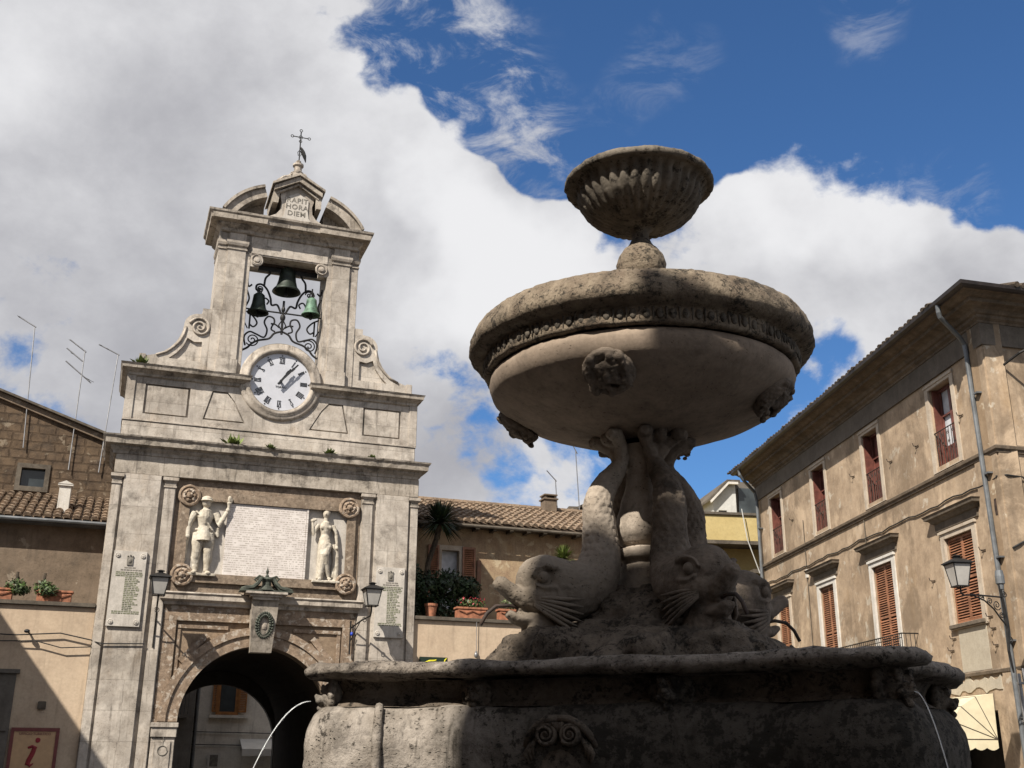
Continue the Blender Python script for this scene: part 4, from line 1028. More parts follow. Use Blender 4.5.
antenna((-5.92, yy, 9.4), (-6.10, yy, 12.85), [((-6.55, yy, 13.12), (-6.06, yy, 12.86))], 'tall thin aerial mast at the far left of the brick gable', [((-6.5, yy, 13.1), .25), ((-6.3, yy, 12.98), .22)])
antenna((-4.72, yy, 8.9), (-4.72, yy, 12.35), [((-5.15, yy, 12.62), (-4.68, yy, 12.30)), ((-5.2, yy, 12.36), (-4.74, yy, 12.02)), ((-5.18, yy, 11.98), (-4.45, yy, 11.42))], 'aerial mast with three short booms, nearest the middle of the brick gable', [((-5.1, yy, 12.58), .25), ((-4.9, yy, 12.45), .3), ((-5.0, yy, 12.2), .25), ((-4.6, yy, 11.55), .3), ((-4.5, yy, 11.5), .35)])
antenna((-3.95, yy, 8.9), (-3.84, yy, 12.35), [((-4.38, yy, 12.58), (-3.80, yy, 12.33))], 'aerial mast closest to the left side of the clock tower', [((-4.3, yy, 12.55), .2), ((-4.1, yy, 12.46), .22)])
# right house
rh = thing('ochre_house', 'low old house with peeling ochre wall and tiled roof behind the right terrace', 'house', T.w(6.9, 3.5, 0), T.rot)
MB().plate([(-3.5, 0), (5.2, 0), (5.2, 7.72), (-3.5, 7.72)], [[(-1.82, 5.35), (-1.2, 5.35), (-1.2, 7.05), (-1.82, 7.05)]], 0, .4).build('wall', 'rplaster', rh)
w = MB().plate([(-1.88, 5.3), (-1.14, 5.3), (-1.14, 7.12), (-1.88, 7.12)], [[(-1.76, 5.4), (-1.26, 5.4), (-1.26, 6.99), (-1.76, 6.99)]], -.02, .2).build('window', 'surround', rh)
MB().box(-1.80, -1.22, .21, .24, 5.36, 7.03).build('pane', 'curtain', w)
def shutter(mb, x0, x1, z0, z1, y, leafs=1, slat=.055, thick=.04):
    wl = (x1 - x0) / leafs
    for i in range(leafs):
        a, b_ = x0 + i * wl + .004, x0 + (i + 1) * wl - .004; st = .045
        mb.box(a, a + st, y - thick, y, z0, z1); mb.box(b_ - st, b_, y - thick, y, z0, z1)
        for zz in (z0, (z0 + z1) / 2 - .03, z1 - .06): mb.box(a + st, b_ - st, y - thick + .002, y - .002, zz, zz + .06)
        z = z0 + .07
        while z < z1 - .07:
            if not ((z0 + z1) / 2 - .06 < z < (z0 + z1) / 2 + .03):
                mb.obox(((a + b_) / 2, y - thick * .5, z + .02), (b_ - a - 2 * st, .008, slat * 1.02), Matrix.Rotation(R(-38), 3, 'X'))
            z += slat
    return mb
shutter(MB(), -2.16, -1.84, 5.35, 7.10, -.03).build('shutter', 'shut', w); shutter(MB(), -1.18, -.80, 5.35, 7.10, -.03).build('shutter', 'shut', w)
MB().box(-.76, -.64, -.08, 0, 4.75, 6.75, .01).build('drainpipe', 'shut_brown', rh)
mb = MB(); tile_roof(mb, -3.5, 5.2, -.42, 7.70, 3.1, 8.98, .22, .40, 9)
for i in range(24): mb.tube([(-3.5 + i * .33, 3.1, 9.07), (-3.5 + i * .33 + .36, 3.1, 9.08)], [.10, .085], 8)
mb.build('roof', 'tile', rh)
mb = MB(); mb.box(-3.5, 4.4, -.40, 0, 7.62, 7.67); mb.tube([(-3.5, -.46, 7.62), (4.4, -.46, 7.62)], .045, 8)
for i in range(16): mb.box(-3.4 + i * .5, -3.3 + i * .5, -.38, 0, 7.54, 7.62)
mb.build('eaves', 'coping', rh)
mb = MB().box(2.32, 2.72, 2.6, 3.0, 8.7, 9.30, .01).box(2.28, 2.76, 2.56, 3.04, 9.30, 9.34)
for x in (2.34, 2.64): mb.box(x, x + .06, 2.62, 2.98, 9.342, 9.43)
mb.box(2.30, 2.74, 2.58, 3.02, 9.432, 9.47); mb.build('chimney', 'lplaster', rh)
mb = MB().box(3.55, 4.5, 3.3, 4.6, 8.7, 9.25); dm = mb.build('dormer', 'lplaster', rh)
mb = MB(); mb.prism([(3.4, 3.2, 9.15), (4.0, 3.2, 9.45), (4.6, 3.2, 9.45), (4.6, 3.2, 9.38), (4.02, 3.2, 9.38), (3.4, 3.2, 9.08)], (0, 1.6, 0)); mb.build('dormer_roof', 'coping', dm)
antenna((9.85, 6.6, 8.9), (9.78, 6.6, 10.08), [((9.48, 6.6, 10.36), (9.82, 6.6, 10.03))], 'short aerial with a slanting boom beside the chimney of the ochre house', None)
antenna((10.62, 6.6, 8.9), (10.5, 6.6, 11.1), [((10.38, 6.6, 11.34), (10.56, 6.6, 11.02))], 'tallest thin aerial behind the ochre house, left of the dolphin tail', None)

# ------------------------------------------------------------------ plants
def leafball(mb, c, r, n_, ls, rg, flat_=1.0):
    for i in range(n_):
        d = Vector((rg.gauss(0, 1), rg.gauss(0, 1), rg.gauss(0, 1)))
        if d.length < 1e-3: continue
        d.normalize(); p = Vector(c) + Vector((d.x * r[0], d.y * r[1], d.z * r[2])) * (.55 + .5 * rg.random())
        a = Vector((rg.uniform(-1, 1), rg.uniform(-1, 1), rg.uniform(-1, 1))).normalized(); b_ = a.cross(d)
        if b_.length < .1: continue
        b_.normalize(); s_ = ls * (.6 + .8 * rg.random())
        mb.poly([p - a * s_, p + b_ * s_ * .45, p + a * s_, p - b_ * s_ * .45])
def spiky(name, label, cat, loc, r, n_, trunk=None, mat='leaf_d', lw=.022, group=None, up=.2):
    t_ = thing(name, label, cat, loc, 0, group); rg = random.Random(11 + n_); mb = MB()
    top = Vector(trunk[-1]) if trunk else Vector((0, 0, 0))
    for i in range(n_):
        a = rg.random() * 2 * PI; e = rg.uniform(-.5 if trunk else .1, 1.45); l_ = r * (.8 + .25 * rg.random())
        d = Vector((math.cos(a) * math.cos(e), math.sin(a) * math.cos(e), math.sin(e)))
        s_ = d.cross(Vector((0, 0, 1))); s_ = (s_.normalized() if s_.length > .05 else Vector((1, 0, 0))) * lw
        droop = Vector((0, 0, -.18 * r if e < .8 else -.04))
        m1 = top + d * l_ * .55; m2 = top + d * l_ + droop
        mb.poly([top - s_ * .6, m1 - s_, m1 + s_, top + s_ * .6]); mb.poly([m1 - s_, m2, m1 + s_])
    mb.build('crown', mat, t_, recalc=False)
    if trunk: MB().tube(trunk, [.07] * (len(trunk) - 1) + [.09], 8).build('trunk', 'bark', t_)
    return t_
spiky('palm_tree', 'dark spiky dracaena palm with bent trunk on the right terrace', 'palm', T.w(4.38, 2.2, 4.76), .74, 300, [(0, 0, 0), (-.05, 0, .8), (.02, 0, 1.6), (.22, 0, 2.25), (.30, 0, 2.65)], 'leaf_d', .026)
def bush(name, label, cat, loc, blobs, mat, n_, ls, group=None, fl=None):
    t_ = thing(name, label, cat, loc, T.rot, group); rg = random.Random(int(loc[0] * 100)); mb = MB()
    for c, r in blobs: leafball(mb, c, r, n_, ls, rg)
    mb.build('foliage', mat, t_, recalc=False)
    mb = MB(); mb.tube([(0, 0, 0), (0, 0, .5)], .03, 6)
    for c, r in blobs: mb.tube([(0, 0, .3), c], .015, 5)
    mb.build('stem', 'bark', t_)
    return t_
bush('shrub', 'dark green bushy shrub below the palm on the right terrace', 'shrub', T.w(4.65, 2.0, 4.76),
     [((-.85, .1, 1.15), (.45, .4, .5)), ((-.35, 0, .9), (.5, .4, .5)), ((.25, 0, 1.05), (.5, .4, .4)), ((.75, 0, 1.0), (.38, .35, .3)), ((-.8, .1, .5), (.4, .35, .45)), ((.1, .1, .45), (.7, .3, .4)), ((.9, .1, .6), (.25, .3, .25))], 'leaf_d', 1100, .055)
def pot(loc, w, d, h, label, fl, rnd=False, lm='leaf', n_=120, grp='terracotta planters on the terraces'):
    t_ = thing('flower_pot', label, 'planter', loc, T.rot, grp)
    mb = MB()
    if rnd: mb.lathe([(w * .36, 0), (w * .48, h * .82), (w * .54, h * .83), (w * .55, h), (w * .46, h), (w * .42, h * .8), (0, h * .8)], 20)
    else:
        mb.box(-w / 2 + .03, w / 2 - .03, -d / 2 + .02, d / 2 - .02, 0, h * .8, .01); mb.box(-w / 2, w / 2, -d / 2, d / 2, h * .8 + .001, h, .01)
        mb.tube([(-w * .42, -d / 2, h * .7), (-w * .2, -d / 2 - .005, h * .5), (0, -d / 2, h * .68), (w * .2, -d / 2 - .005, h * .5), (w * .42, -d / 2, h * .7)], .012, 5)
    mb.build('pot', 'terracotta', t_)
    if lm:
        rg = random.Random(int(w * 100) + n_); mb = MB()
        leafball(mb, (0, 0, h + .10), (w * .5, d * .6, .14), n_, .045, rg); mb.build('foliage', lm, t_, recalc=False)
        if fl:
            mb = MB(); leafball(mb, (0, -.05, h + .14), (w * .48, d * .55, .12), n_ // 2, .03, rg); mb.build('flowers', fl, t_, recalc=False)
    return t_
pot(T.w(4.02, .45, 4.75), .30, .3, .34, 'round terracotta pot under the palm, next to the tower', None, True, None)
pot(T.w(4.98, .3, 4.75), .80, .26, .28, 'terracotta trough with red flowers left of the drainpipe', 'red_fl')
pot(T.w(6.05, .3, 4.75), .80, .26, .28, 'terracotta trough with yellow and red flowers nearest the dolphin head', 'leaf_y')
pot(T.w(-5.6, .3, 4.67), .85, .24, .26, 'terracotta window box at the left edge of the left terrace', None, False, None)
pot(T.w(-4.38, .3, 4.67), .75, .24, .26, 'terracotta window box on the left terrace nearest the clock tower', None, False, None)
for x, lab in ((-5.16, 'bright green bush spilling from the left window box'), (-4.62, 'bright green bush in the window box nearest the tower')):
    t_ = bush('potted_plant', lab, 'plant', T.w(x, .25, 4.78), [((0, 0, .20), (.22, .2, .16)), ((.12, -.08, .12), (.2, .15, .12))], 'leaf', 240, .04, 'green plants in the left window boxes')
spiky('yucca', 'bright yellow green yucca tuft above the left dolphin head', 'yucca', T.w(8.25, 2.3, 6.72), .50, 150, [(0, 0, -1.9), (0, 0, -.8), (0, 0, 0)], 'leaf_y', .024)
mb = MB(); mb.lathe([(.2, 0), (.27, .35), (.3, .36), (.3, .42), (.25, .42), (0, .38)], 20); o = mb.build('plant_pot', 'terracotta'); o.location = T.w(8.2, 2.3, 4.75); tag(o, 'round pot of the yucca, hidden behind the left dolphin', 'pot')

# ------------------------------------------------------------------ street behind the archway
fb = thing('street_house', 'pale house with orange shuttered window seen through the archway', 'house', T.w(2.6, 14, 0), T.rot)
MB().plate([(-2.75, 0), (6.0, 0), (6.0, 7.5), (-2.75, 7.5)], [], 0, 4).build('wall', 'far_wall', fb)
w = MB().plate([(-2.12, 2.90), (-1.38, 2.90), (-1.38, 5.0), (-2.12, 5.0)], [[(-2.0, 3.0), (-1.5, 3.0), (-1.5, 4.9), (-2.0, 4.9)]], -.05, .02).build('window', 'wood_orange', fb)
MB().box(-2.0, -1.5, -.02, -.005, 3.0, 4.9).build('pane', 'glass', w)
shutter(MB(), -2.26, -2.1, 2.98, 4.9, -.06).build('shutter', 'wood_orange', w); shutter(MB(), -1.4, -1.12, 2.98, 4.9, -.06).build('shutter', 'wood_orange', w)
MB().box(-2.32, -1.05, -.14, 0, 2.80, 2.89).build('sill', 'far_wall', w)
mb = MB(); mb.tube([(-2.8, -.06, 2.35), (4, -.06, 2.28)], .015, 5); mb.tube([(-2.8, -.06, 1.95), (4, -.06, 1.9)], .015, 5); mb.build('cable', 'asphalt', fb)
MB().tube([(-2.72, -.08, 0), (-2.72, -.08, 7.4)], .05, 8).build('drainpipe', 'pipe', fb)
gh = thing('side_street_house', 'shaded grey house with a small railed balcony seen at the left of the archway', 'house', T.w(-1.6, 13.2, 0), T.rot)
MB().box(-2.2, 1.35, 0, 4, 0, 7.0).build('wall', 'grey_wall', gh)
mb = MB().box(-.35, 1.1, -.5, 0, 2.75, 2.85); bal = mb.build('balcony', 'grey_wall', gh)
mb = MB(); mb.tube([(-.35, -.48, 3.55), (1.1, -.48, 3.55)], .015, 5)
for i in range(14): mb.tube([(-.33 + i * .11, -.48, 2.85), (-.33 + i * .11, -.48, 3.55)], .01, 5)
mb.build('railing', 'iron', bal)
t_ = thing('shop_awning', 'small white canvas awning on the house behind the archway', 'awning', T.w(2.3, 13.98, 1.72), T.rot)
mb = MB(); mb.prism([(-.95, 0, .42), (-.95, -.9, .1), (-.95, -.9, .06), (-.95, 0, .38)], (2.3, 0, 0)); mb.box(-.95, 1.35, -.92, -.9, -.12, .10); mb.build('canvas', 'awn2', t_)
mb = MB(); mb.tube([(-.9, 0, .1), (-.9, -.88, .08)], .012, 5); mb.tube([(1.3, 0, .1), (1.3, -.88, .08)], .012, 5); mb.build('arm', 'iron', t_)
t_ = thing('street_sign', 'small white framed sign on the house behind the archway', 'sign', T.w(.55, 13.9, 1.2), T.rot)
MB().box(-.2, .2, -.03, .0, 0, .5).build('panel', 'white_sur', t_); mb = MB(); mb.box(-.13, .13, -.036, -.031, .07, .43); mb.build('picture', 'ink', t_)
pot(T.w(-1.25, 12.9, 3.56), .4, .2, .15, 'small planter with leaves on the balcony behind the archway', None, False, 'leaf', 80)

# left palazzo along the square: stands out of the frame and casts the slanting shadow on the terrace wall
lp = thing('unseen_shading_palazzo', 'long ochre palazzo along the left side of the square', 'palazzo', T.w(-9, -20, 0), T.rot)
MB().box(-8, 0, -9, 20.2, 0, 8.94).build('wall', 'rb', lp)
mb = MB()
for i in range(8): mb.box(-.0, .06, -2.6 + i * 2.8, -1.6 + i * 2.8, 4.6, 6.6); mb.box(-.0, .06, -2.6 + i * 2.8, -1.6 + i * 2.8, 1, 3.2)
mb.build('shutters', 'shut_brown', lp)

# unseen block added behind the viewer; its stepped top shapes the fountain's shade
SH = Vector((math.sin(SUN_AZ), math.cos(SUN_AZ)))
bp0 = Vector((0.9, 7.3)) + SH * 11.0
bp_ = thing('unseen_shading_palazzo', 'unseen tall ochre block added behind the viewer to shade the fountain', 'palazzo', (bp0.x, bp0.y, 0), math.atan2(-SH.x, SH.y))
# local x: viewer's left looking from the square towards it
mb = MB().box(-.06, .45, .0, 9, 0, 13.5).box(-.5, -.062, .0, 9, 0, 13.75).box(-9, -.502, .0, 9, 0, 14.3); mb.build('wall', 'rb', bp_)
for i in range(3):
    for z in (1.0, 5.2, 9.6): MB().box(-2.2 - i * 2.8, -1.1 - i * 2.8, -.05, .0, z, z + 2.0).build('shutter', 'shut_brown', bp_)

# ================================================================== BROWN PALAZZO ON THE RIGHT
CORN = Vector(B.w(.5, 0, 0))
S = Frame((CORN.x, CORN.y), R(15))                  # its short side, turned to the camera
Binv = B.m.inverted()
rb = thing('palazzo', 'long weathered brown palazzo with shuttered windows on the right', 'palazzo', B.w(0, 0, 0), B.rot)
XL, H = -15.3, 10.9
s_end = Binv @ Vector(S.w(11, 0, 0)); PATH = [Vector((XL, 0)), Vector((.5, 0)), Vector((s_end.x, s_end.y))]
def path_mould(mb, prof, path=PATH, closed_back=True, ext=0.0):
    """run a moulding profile [(projection, z)] along the facade and round the corner"""
    n_ = len(path); offs = []
    for i in range(n_):
        ds = []
        if i > 0: ds.append((path[i] - path[i - 1]).normalized())
        if i < n_ - 1: ds.append((path[i + 1] - path[i]).normalized())
        nr = [Vector((d.y, -d.x)) for d in ds]
        if len(nr) == 1: o = nr[0]
        else:
            m_ = (nr[0] + nr[1]).normalized(); o = m_ / m_.dot(nr[0])
        offs.append(o)
    rings = []
    for i in range(n_):
        sh_ = Vector((-ext, 0)) if i == 0 else Vector((0, 0))
        rings.append([mb.bm.verts.new((path[i].x + sh_.x + offs[i].x * p, path[i].y + offs[i].y * p, z)) for p, z in prof])
    for a, c in zip(rings[:-1], rings[1:]):
        for k in range(len(prof)):
            j = (k + 1) % len(prof); mb.bm.faces.new([a[k], a[j], c[j], c[k]])
    for r_ in (rings[0], rings[-1]):
        try: mb.bm.faces.new(r_)
        except ValueError: pass
    return mb
UP = [(-2.15, -1.05), (-6.14, -5.13), (-10.0, -8.98), (-13.92, -12.85)]
LOW = [(-2.20, -.92, 4.5), (-6.28, -5.05, 3.78), (-10.1, -8.98, 3.78), (-13.86, -12.74, 3.78)]
holes = [[(a, 8.13), (b_, 8.13), (b_, 10.04), (a, 10.04)] for a, b_ in UP] + [[(a, z), (b_, z), (b_, 6.45), (a, 6.45)] for a, b_, z in LOW] + [[(-3.4, .02), (-.85, .02), (-.85, 2.6), (-3.4, 2.6)], [(-10.4, .02), (-8.4, .02), (-8.4, 2.8), (-10.4, 2.8)], [(-6.6, .02), (-4.8, .02), (-4.8, 2.8), (-6.6, 2.8)]]
MB().plate([(XL, 0), (.5, 0), (.5, H), (XL, H)], holes, 0, .45).build('wall', 'rb', rb)
def to_b(mb): return mb.xf(Binv @ S.m)
to_b(MB().plate([(.0, 0), (11, 0), (11, H), (.0, H)], [[(5, 4.5), (6.2, 4.5), (6.2, 6.4), (5, 6.4)]], .004, .45)).build('side_wall', 'rb_side', rb)
bb = [Binv @ Vector(S.w(11, 0, 0)), Binv @ Vector(S.w(11, 14, 0)), Vector((XL, 12, 0)), Vector((XL, 0.02, 0))]
for k in (2,): pass
mb = MB(); mb.prism([(XL, .46, .01), (XL + .02, .46, .01), (XL + .02, 12, .01), (XL, 12, .01)], (0, 0, 10.8)); mb.build('end_wall', 'rb', rb)
MB().box(XL + .1, .2, .7, .8, 0, 10.8).build('room_backing', 'dark', rb)
# corner pilaster strips
MB().box(-.42, .50, -.035, .0, 0, 10.2).build('corner_strip', 'rb', rb)
to_b(MB().box(0.0, .42, -.035, .0, 0, 10.2).box(.5, 1.6, -.0, .0035, 0, 10.2)).build('corner_strip', 'rb', rb)
path_mould(MB(), [(0, 10.24), (.05, 10.24), (.05, 10.74), (0, 10.74)]).build('frieze', 'rb_frieze', rb)
path_mould(MB(), [(0, 10.742), (.07, 10.742), (.08, 10.79), (.15, 10.83), (.16, 10.89), (.22, 10.91), (.27, 10.98), (.36, 11.02), (.50, 11.03), (.51, 11.11), (.60, 11.12), (.68, 11.17), (.76, 11.18), (.76, 11.24), (0, 11.24)]).build('cornice', 'rb_trim', rb)
mb = path_mould(MB(), [(.70, 11.26), (.73, 11.20), (.79, 11.165), (.86, 11.17), (.91, 11.21), (.93, 11.28), (.915, 11.29), (.90, 11.25), (.72, 11.30)], ext=.0); mb.build('gutter', 'gutter', rb)
mb = path_mould(MB(), [(.80, 11.30), (.82, 11.33), (-4.5, 12.9), (-4.5, 12.8)], ext=.0)
rg = random.Random(4)
for i in range(67):
    x = XL - .2 + i * .236
    mb.tube([(x, -.93 + rg.uniform(-.03, .03), 11.30), (x, -.3, 11.49)], [(.04, .08), (.035, .065)], 8)
for i in range(60):
    p0 = Binv @ Vector(S.w(.3 + i * .19, -.96 + rg.uniform(-.02, .02), 11.31)); p1 = Binv @ Vector(S.w(.3 + i * .19, -.3, 11.52)); mb.tube([p0, p1], .065, 8)
mb.build('roof', 'tile_dark', rb)
path_mould(MB(), [(0, 7.80), (.05, 7.80), (.05, 7.84), (.09, 7.87), (.10, 7.93), (.0, 7.99)]).build('string_course', 'rb_trim', rb)
path_mould(MB(), [(0, 3.34), (.05, 3.34), (.06, 3.40), (.0, 3.44)]).build('base_course', 'rb_trim', rb)
rg = random.Random(12)
top_ = [(-5.6 + i * .13, 3.27 + rg.uniform(-.06, .06)) for i in range(40)]; bot_ = [(-.53 - i * .13, 3.02 + rg.uniform(-.07, .08)) for i in range(40)]
MB().plate(top_ + bot_, [], -.02, 0).build('broken_plaster', 'patch', rb)
# upper french windows with railings
for i, (a, b_) in enumerate(UP):
    w = MB().plate([(a - .15, 8.0), (b_ + .15, 8.0), (b_ + .15, 10.19), (a - .15, 10.19)], [[(a + .003, 8.02), (b_ - .003, 8.02), (b_ - .003, 10.03), (a + .003, 10.03)]], -.03, .02)
    w.box(a - .17, b_ + .17, -.055, 0, 10.10, 10.155)
    w = w.build('window', 'surround', rb)
    c = (a + b_) / 2; mb = MB()
    mb.box(a, a + .06, .08, .30, 8.03, 10.03).box(b_ - .06, b_, .08, .30, 8.03, 10.03).box(a + .06, b_ - .06, .20, .30, 9.97, 10.03)
    mb.box(c - .045, c + .045, .22, .28, 8.03, 9.97).box(a + .061, b_ - .061, .223, .277, 8.03, 8.62)
    for zz in (9.35,): mb.box(a + .06, b_ - .06, .225, .275, zz, zz + .04)
    for xx in (a + .06, b_ - .11): mb.box(xx, xx + .05, .226, .274, 8.62, 9.96)
    if i: mb.box(a + .0, a + .05, .03, .079, 8.05, 10.0)
    mb.build('frame', 'shut_dark', w)
    MB().box(a + .02, b_ - .02, .285, .30, 8.03, 10.0).build('pane', 'curtain' if i == 0 else 'shut_dark', w)
    mb = MB(); mb.tube([(a - .0, .03, 8.96), (b_ + .0, .03, 8.96)], .016, 6)
    for k in range(9): x = a + .05 + k * (b_ - a - .1) / 8; mb.tube([(x, .03, 8.05), (x, .03, 8.96)], .009, 5)
    for k in range(4):
        x = a + .11 + k * (b_ - a - .1) / 4; mb.tube(spiral(x, 8.84, .015, .055, 0, 1.3, 12, .03), .007, 4); mb.tube(spiral(x + .05, 8.62, .015, .05, 2, 1.3, 12, .03), .007, 4)
    mb.build('railing', 'iron_rust', w)
# lower windows with hoods
for i, (a, b_, z0) in enumerate(LOW):
    mt = 'white_sur' if i in (1, 2) else 'surround'
    w = MB().plate([(a - .17, z0 - (.12 if i == 0 else 0)), (b_ + .17, z0 - (.12 if i == 0 else 0)), (b_ + .17, 6.64), (a - .17, 6.64)], [[(a + .003, z0 + .001), (b_ - .003, z0 + .001), (b_ - .003, 6.44), (a + .003, 6.44)]], -.035, .02)
    w.box(a - .2, b_ + .2, -.07, 0, 6.56, 6.62)
    w = w.build('window', mt, rb)
    hd = MB(); hd.mould([(.0, 6.66), (.0, 6.84), (.05, 6.86), (.10, 6.93), (.17, 6.95), (.18, 7.0), (.21, 7.04)], a - .34, b_ + .34, .08, -.04); hd.build('hood', 'hood', w)
    shutter(MB(), a + .01, b_ - .01, z0 + .01, 6.43, .10, 2, .06).build('shutter', 'shut', w)
    if i == 0: MB().box(a - .12, b_ + .12, -.10, .1, 4.40, 4.485, .01).build('sill', 'hood', w)
# plaster patch under the near window, iron hooks
MB().box(-2.08, -.85, -.012, 0, 3.44, 4.36).build('plaster_patch', 'patch', rb)
mb = MB()
for x, z in ((-2.45, 3.95), (-2.3, 4.2), (-.55, 4.25), (-.5, 3.9), (-.62, 4.5), (-2.95, 5.6), (-6.9, 9.1), (-3.0, 8.9), (-4.5, 8.9), (-.75, 9.0), (-11.9, 8.9), (-.55, 5.9)):
    mb = MB(); mb.tube([(x, 0, z), (x, -.10, z), (x, -.12, z + .07)], .011, 5); mb.tube([(x - .09, -.02, z - .0), (x + .09, -.02, z - .0)], .011, 5); mb.build('hook', 'iron_rust', rb)
MB().tube([(-10.95, -.03, 8.7), (-10.95, -.03, 4.0)], .012, 5).build('conduit', 'coping', rb); MB().tube([(-6.45, -.03, 7.8), (-6.45, -.03, 6.9)], .014, 5).build('conduit', 'coping', rb)
mb = MB(); mb.box(-11.02, -10.90, -.06, 0, 6.9, 7.15); mb.build('meter_box', 'white_sur', rb)
# balcony
bal = MB().box(-11.0, -4.0, -.46, 0, 3.62, 3.72, .01).build('balcony', 'hood', rb)
mb = MB(); mb.tube([(-11.0, -.43, 4.50), (-4.05, -.43, 4.50)], .016, 6); mb.tube([(-11.0, -.43, 4.40), (-4.05, -.43, 4.40)], .010, 6); mb.tube([(-4.05, -.43, 4.5), (-4.05, 0, 4.5)], .016, 6)
for k in range(59): x = -11.0 + k * .12; mb.tube([(x, -.43, 3.72), (x, -.43, 4.50)], .009, 5)
for k in range(4): mb.tube([(-4.05, -.43 + .11 * k, 3.72), (-4.05, -.43 + .11 * k, 4.50)], .009, 5)
for k in range(24): mb.tube(spiral(-10.9 + k * .29, 4.2, .015, .06, 0, 1.4, 12, -.43), .007, 4)
mb.build('railing', 'iron', bal)
# downpipes
def dpipe(pts, name='downpipe', mat='pipe', r=.055):
    mb = MB(); mb.tube(pts, r, 10)
    for z in (9.2, 7.4, 5.6, 3.9, 2.4):
        if len(pts) > 3: mb.box(pts[-1][0] - .08, pts[-1][0] + .08, pts[-1][1] - .04, .0, z, z + .035)
    return mb.build(name, mat, rb, smooth=False)
dpipe([(.36, -.84, 11.2), (.35, -.83, 11.02), (.32, -.80, 10.93), (.06, -.24, 10.55), (.0, -.13, 10.42), (-.01, -.11, 10.2), (.06, -.11, 7.0), (.15, -.11, 3.0), (.2, -.11, .1)])
dpipe([(-14.5, -.84, 11.2), (-14.5, -.82, 11.0), (-14.55, -.7, 10.85), (-14.9, -.2, 10.5), (-14.95, -.12, 10.2), (-14.93, -.12, 6), (-14.92, -.12, .1)])
# hose cable along the wall
mb = MB(); pts = []
for k in range(40):
    x = -14.6 + k * (15.0 / 39); pts.append((x, -.03, 7.30 - .05 * abs(math.sin((x + 14.6) / 2.6 * PI)) + .02 * math.sin(k * 2.3)))
mb.tube(pts, .018, 5); p = [Binv @ Vector(S.w(.1, -.06, 7.3)), Binv @ Vector(S.w(.5, -.06, 7.28)), Binv @ Vector(S.w(.62, -.06, 7.1)), Binv @ Vector(S.w(.66, -.06, 5.9))]
mb.tube([(.4, -.06, 7.3)] + p, .018, 5); mb.tube([Binv @ Vector(S.w(-.0, -.06, 5.75)), Binv @ Vector(S.w(.3, -.06, 5.9)), Binv @ Vector(S.w(1.5, -.06, 5.85))], .022, 5)
mb.build('cable', 'asphalt', rb)
mb = MB(); mb.box(.12, .26, -.05, 0, 6.5, 6.85); mb.rough(.02, 9).build('rust_hole', 'iron_rust', rb)
# iron bracket on the side wall
to_b(MB().tube([(.42, -.02, 9.78), (.55, -.45, 9.95), (.85, -.9, 10.1)], .03, 6).tube([(1.2, 0, 9.2), (.9, -.6, 9.75)], .02, 6)).build('iron_stay', 'iron', rb)
# aerial on its roof
antenna((-14.2, .8, 11.2), (-14.2, .8, 12.55), [((-14.2, .55, 12.5), (-14.2, 1.05, 12.5)), ((-14.2, .6, 12.3), (-14.2, 1.0, 12.3))], 'pale aerial standing above the eaves of the brown palazzo', None, fr=B, r=.03)

# awning over the shop
aw = thing('shop_awning', 'cream canvas awning with fan folded end and scalloped valance on the brown palazzo', 'awning', B.w(-2.05, -.02, 2.0), B.rot)
XA, XB = -1.55, 1.12
def quarter(n_=4, x=0.0):
    return [(x, -1.05 * math.sin(R(90) * k / n_), .02 + .92 * math.cos(R(90) * k / n_)) for k in range(n_ + 1)]
mb = MB(); q0, q1 = quarter(4, XA), quarter(4, XB)
va = [mb.bm.verts.new(p) for p in q0]; vb = [mb.bm.verts.new(p) for p in q1]
for k in range(4): mb.bm.faces.new([va[k], va[k + 1], vb[k + 1], vb[k]])
for q, x in ((va, XA), (vb, XB)):
    c = mb.bm.verts.new((x, -.02, .02))
    for k in range(4): mb.bm.faces.new([c, q[k], q[k + 1]])
mb.build('canvas', 'awn', aw, recalc=False)
mb = MB()
for k in range(1, 5):
    p0 = quarter(4, XB + .006)[k]; mb.tube([(XB + .006, -.02, .02), p0], .008, 4)
    mb.tube([quarter(4, XA)[k], (XB, p0[1], p0[2])], .008, 4)
mb.build('seam', 'coping', aw)
mb = MB()
def scal(pA, pB, n_):
    pA, pB = Vector(pA), Vector(pB)
    for i in range(n_):
        a = pA.lerp(pB, i / n_); c = pA.lerp(pB, (i + 1) / n_)
        for k in range(5):
            a1 = a.lerp(c, k / 5); c1 = a.lerp(c, (k + 1) / 5)
            mb.poly([a1, c1, c1 + Vector((0, 0, -.17 - .05 * math.sin(PI * (k + 1) / 5))), a1 + Vector((0, 0, -.17 - .05 * math.sin(PI * k / 5)))])
scal((XA, -1.05, .02), (XB, -1.05, .02), 11); scal((XB, -1.05, .02), (XB, -.02, .02), 4); scal((XA, -1.05, .02), (XA, -.02, .02), 4)
mb.build('valance', 'awn', aw, recalc=False)
mb = MB(); mb.tube([(XA, -1.04, .02), (XB, -1.04, .02)], .015, 6); mb.tube([(XB - .02, -.02, .02), (XB - .02, -1.04, .02)], .012, 6); mb.build('frame', 'iron', aw)

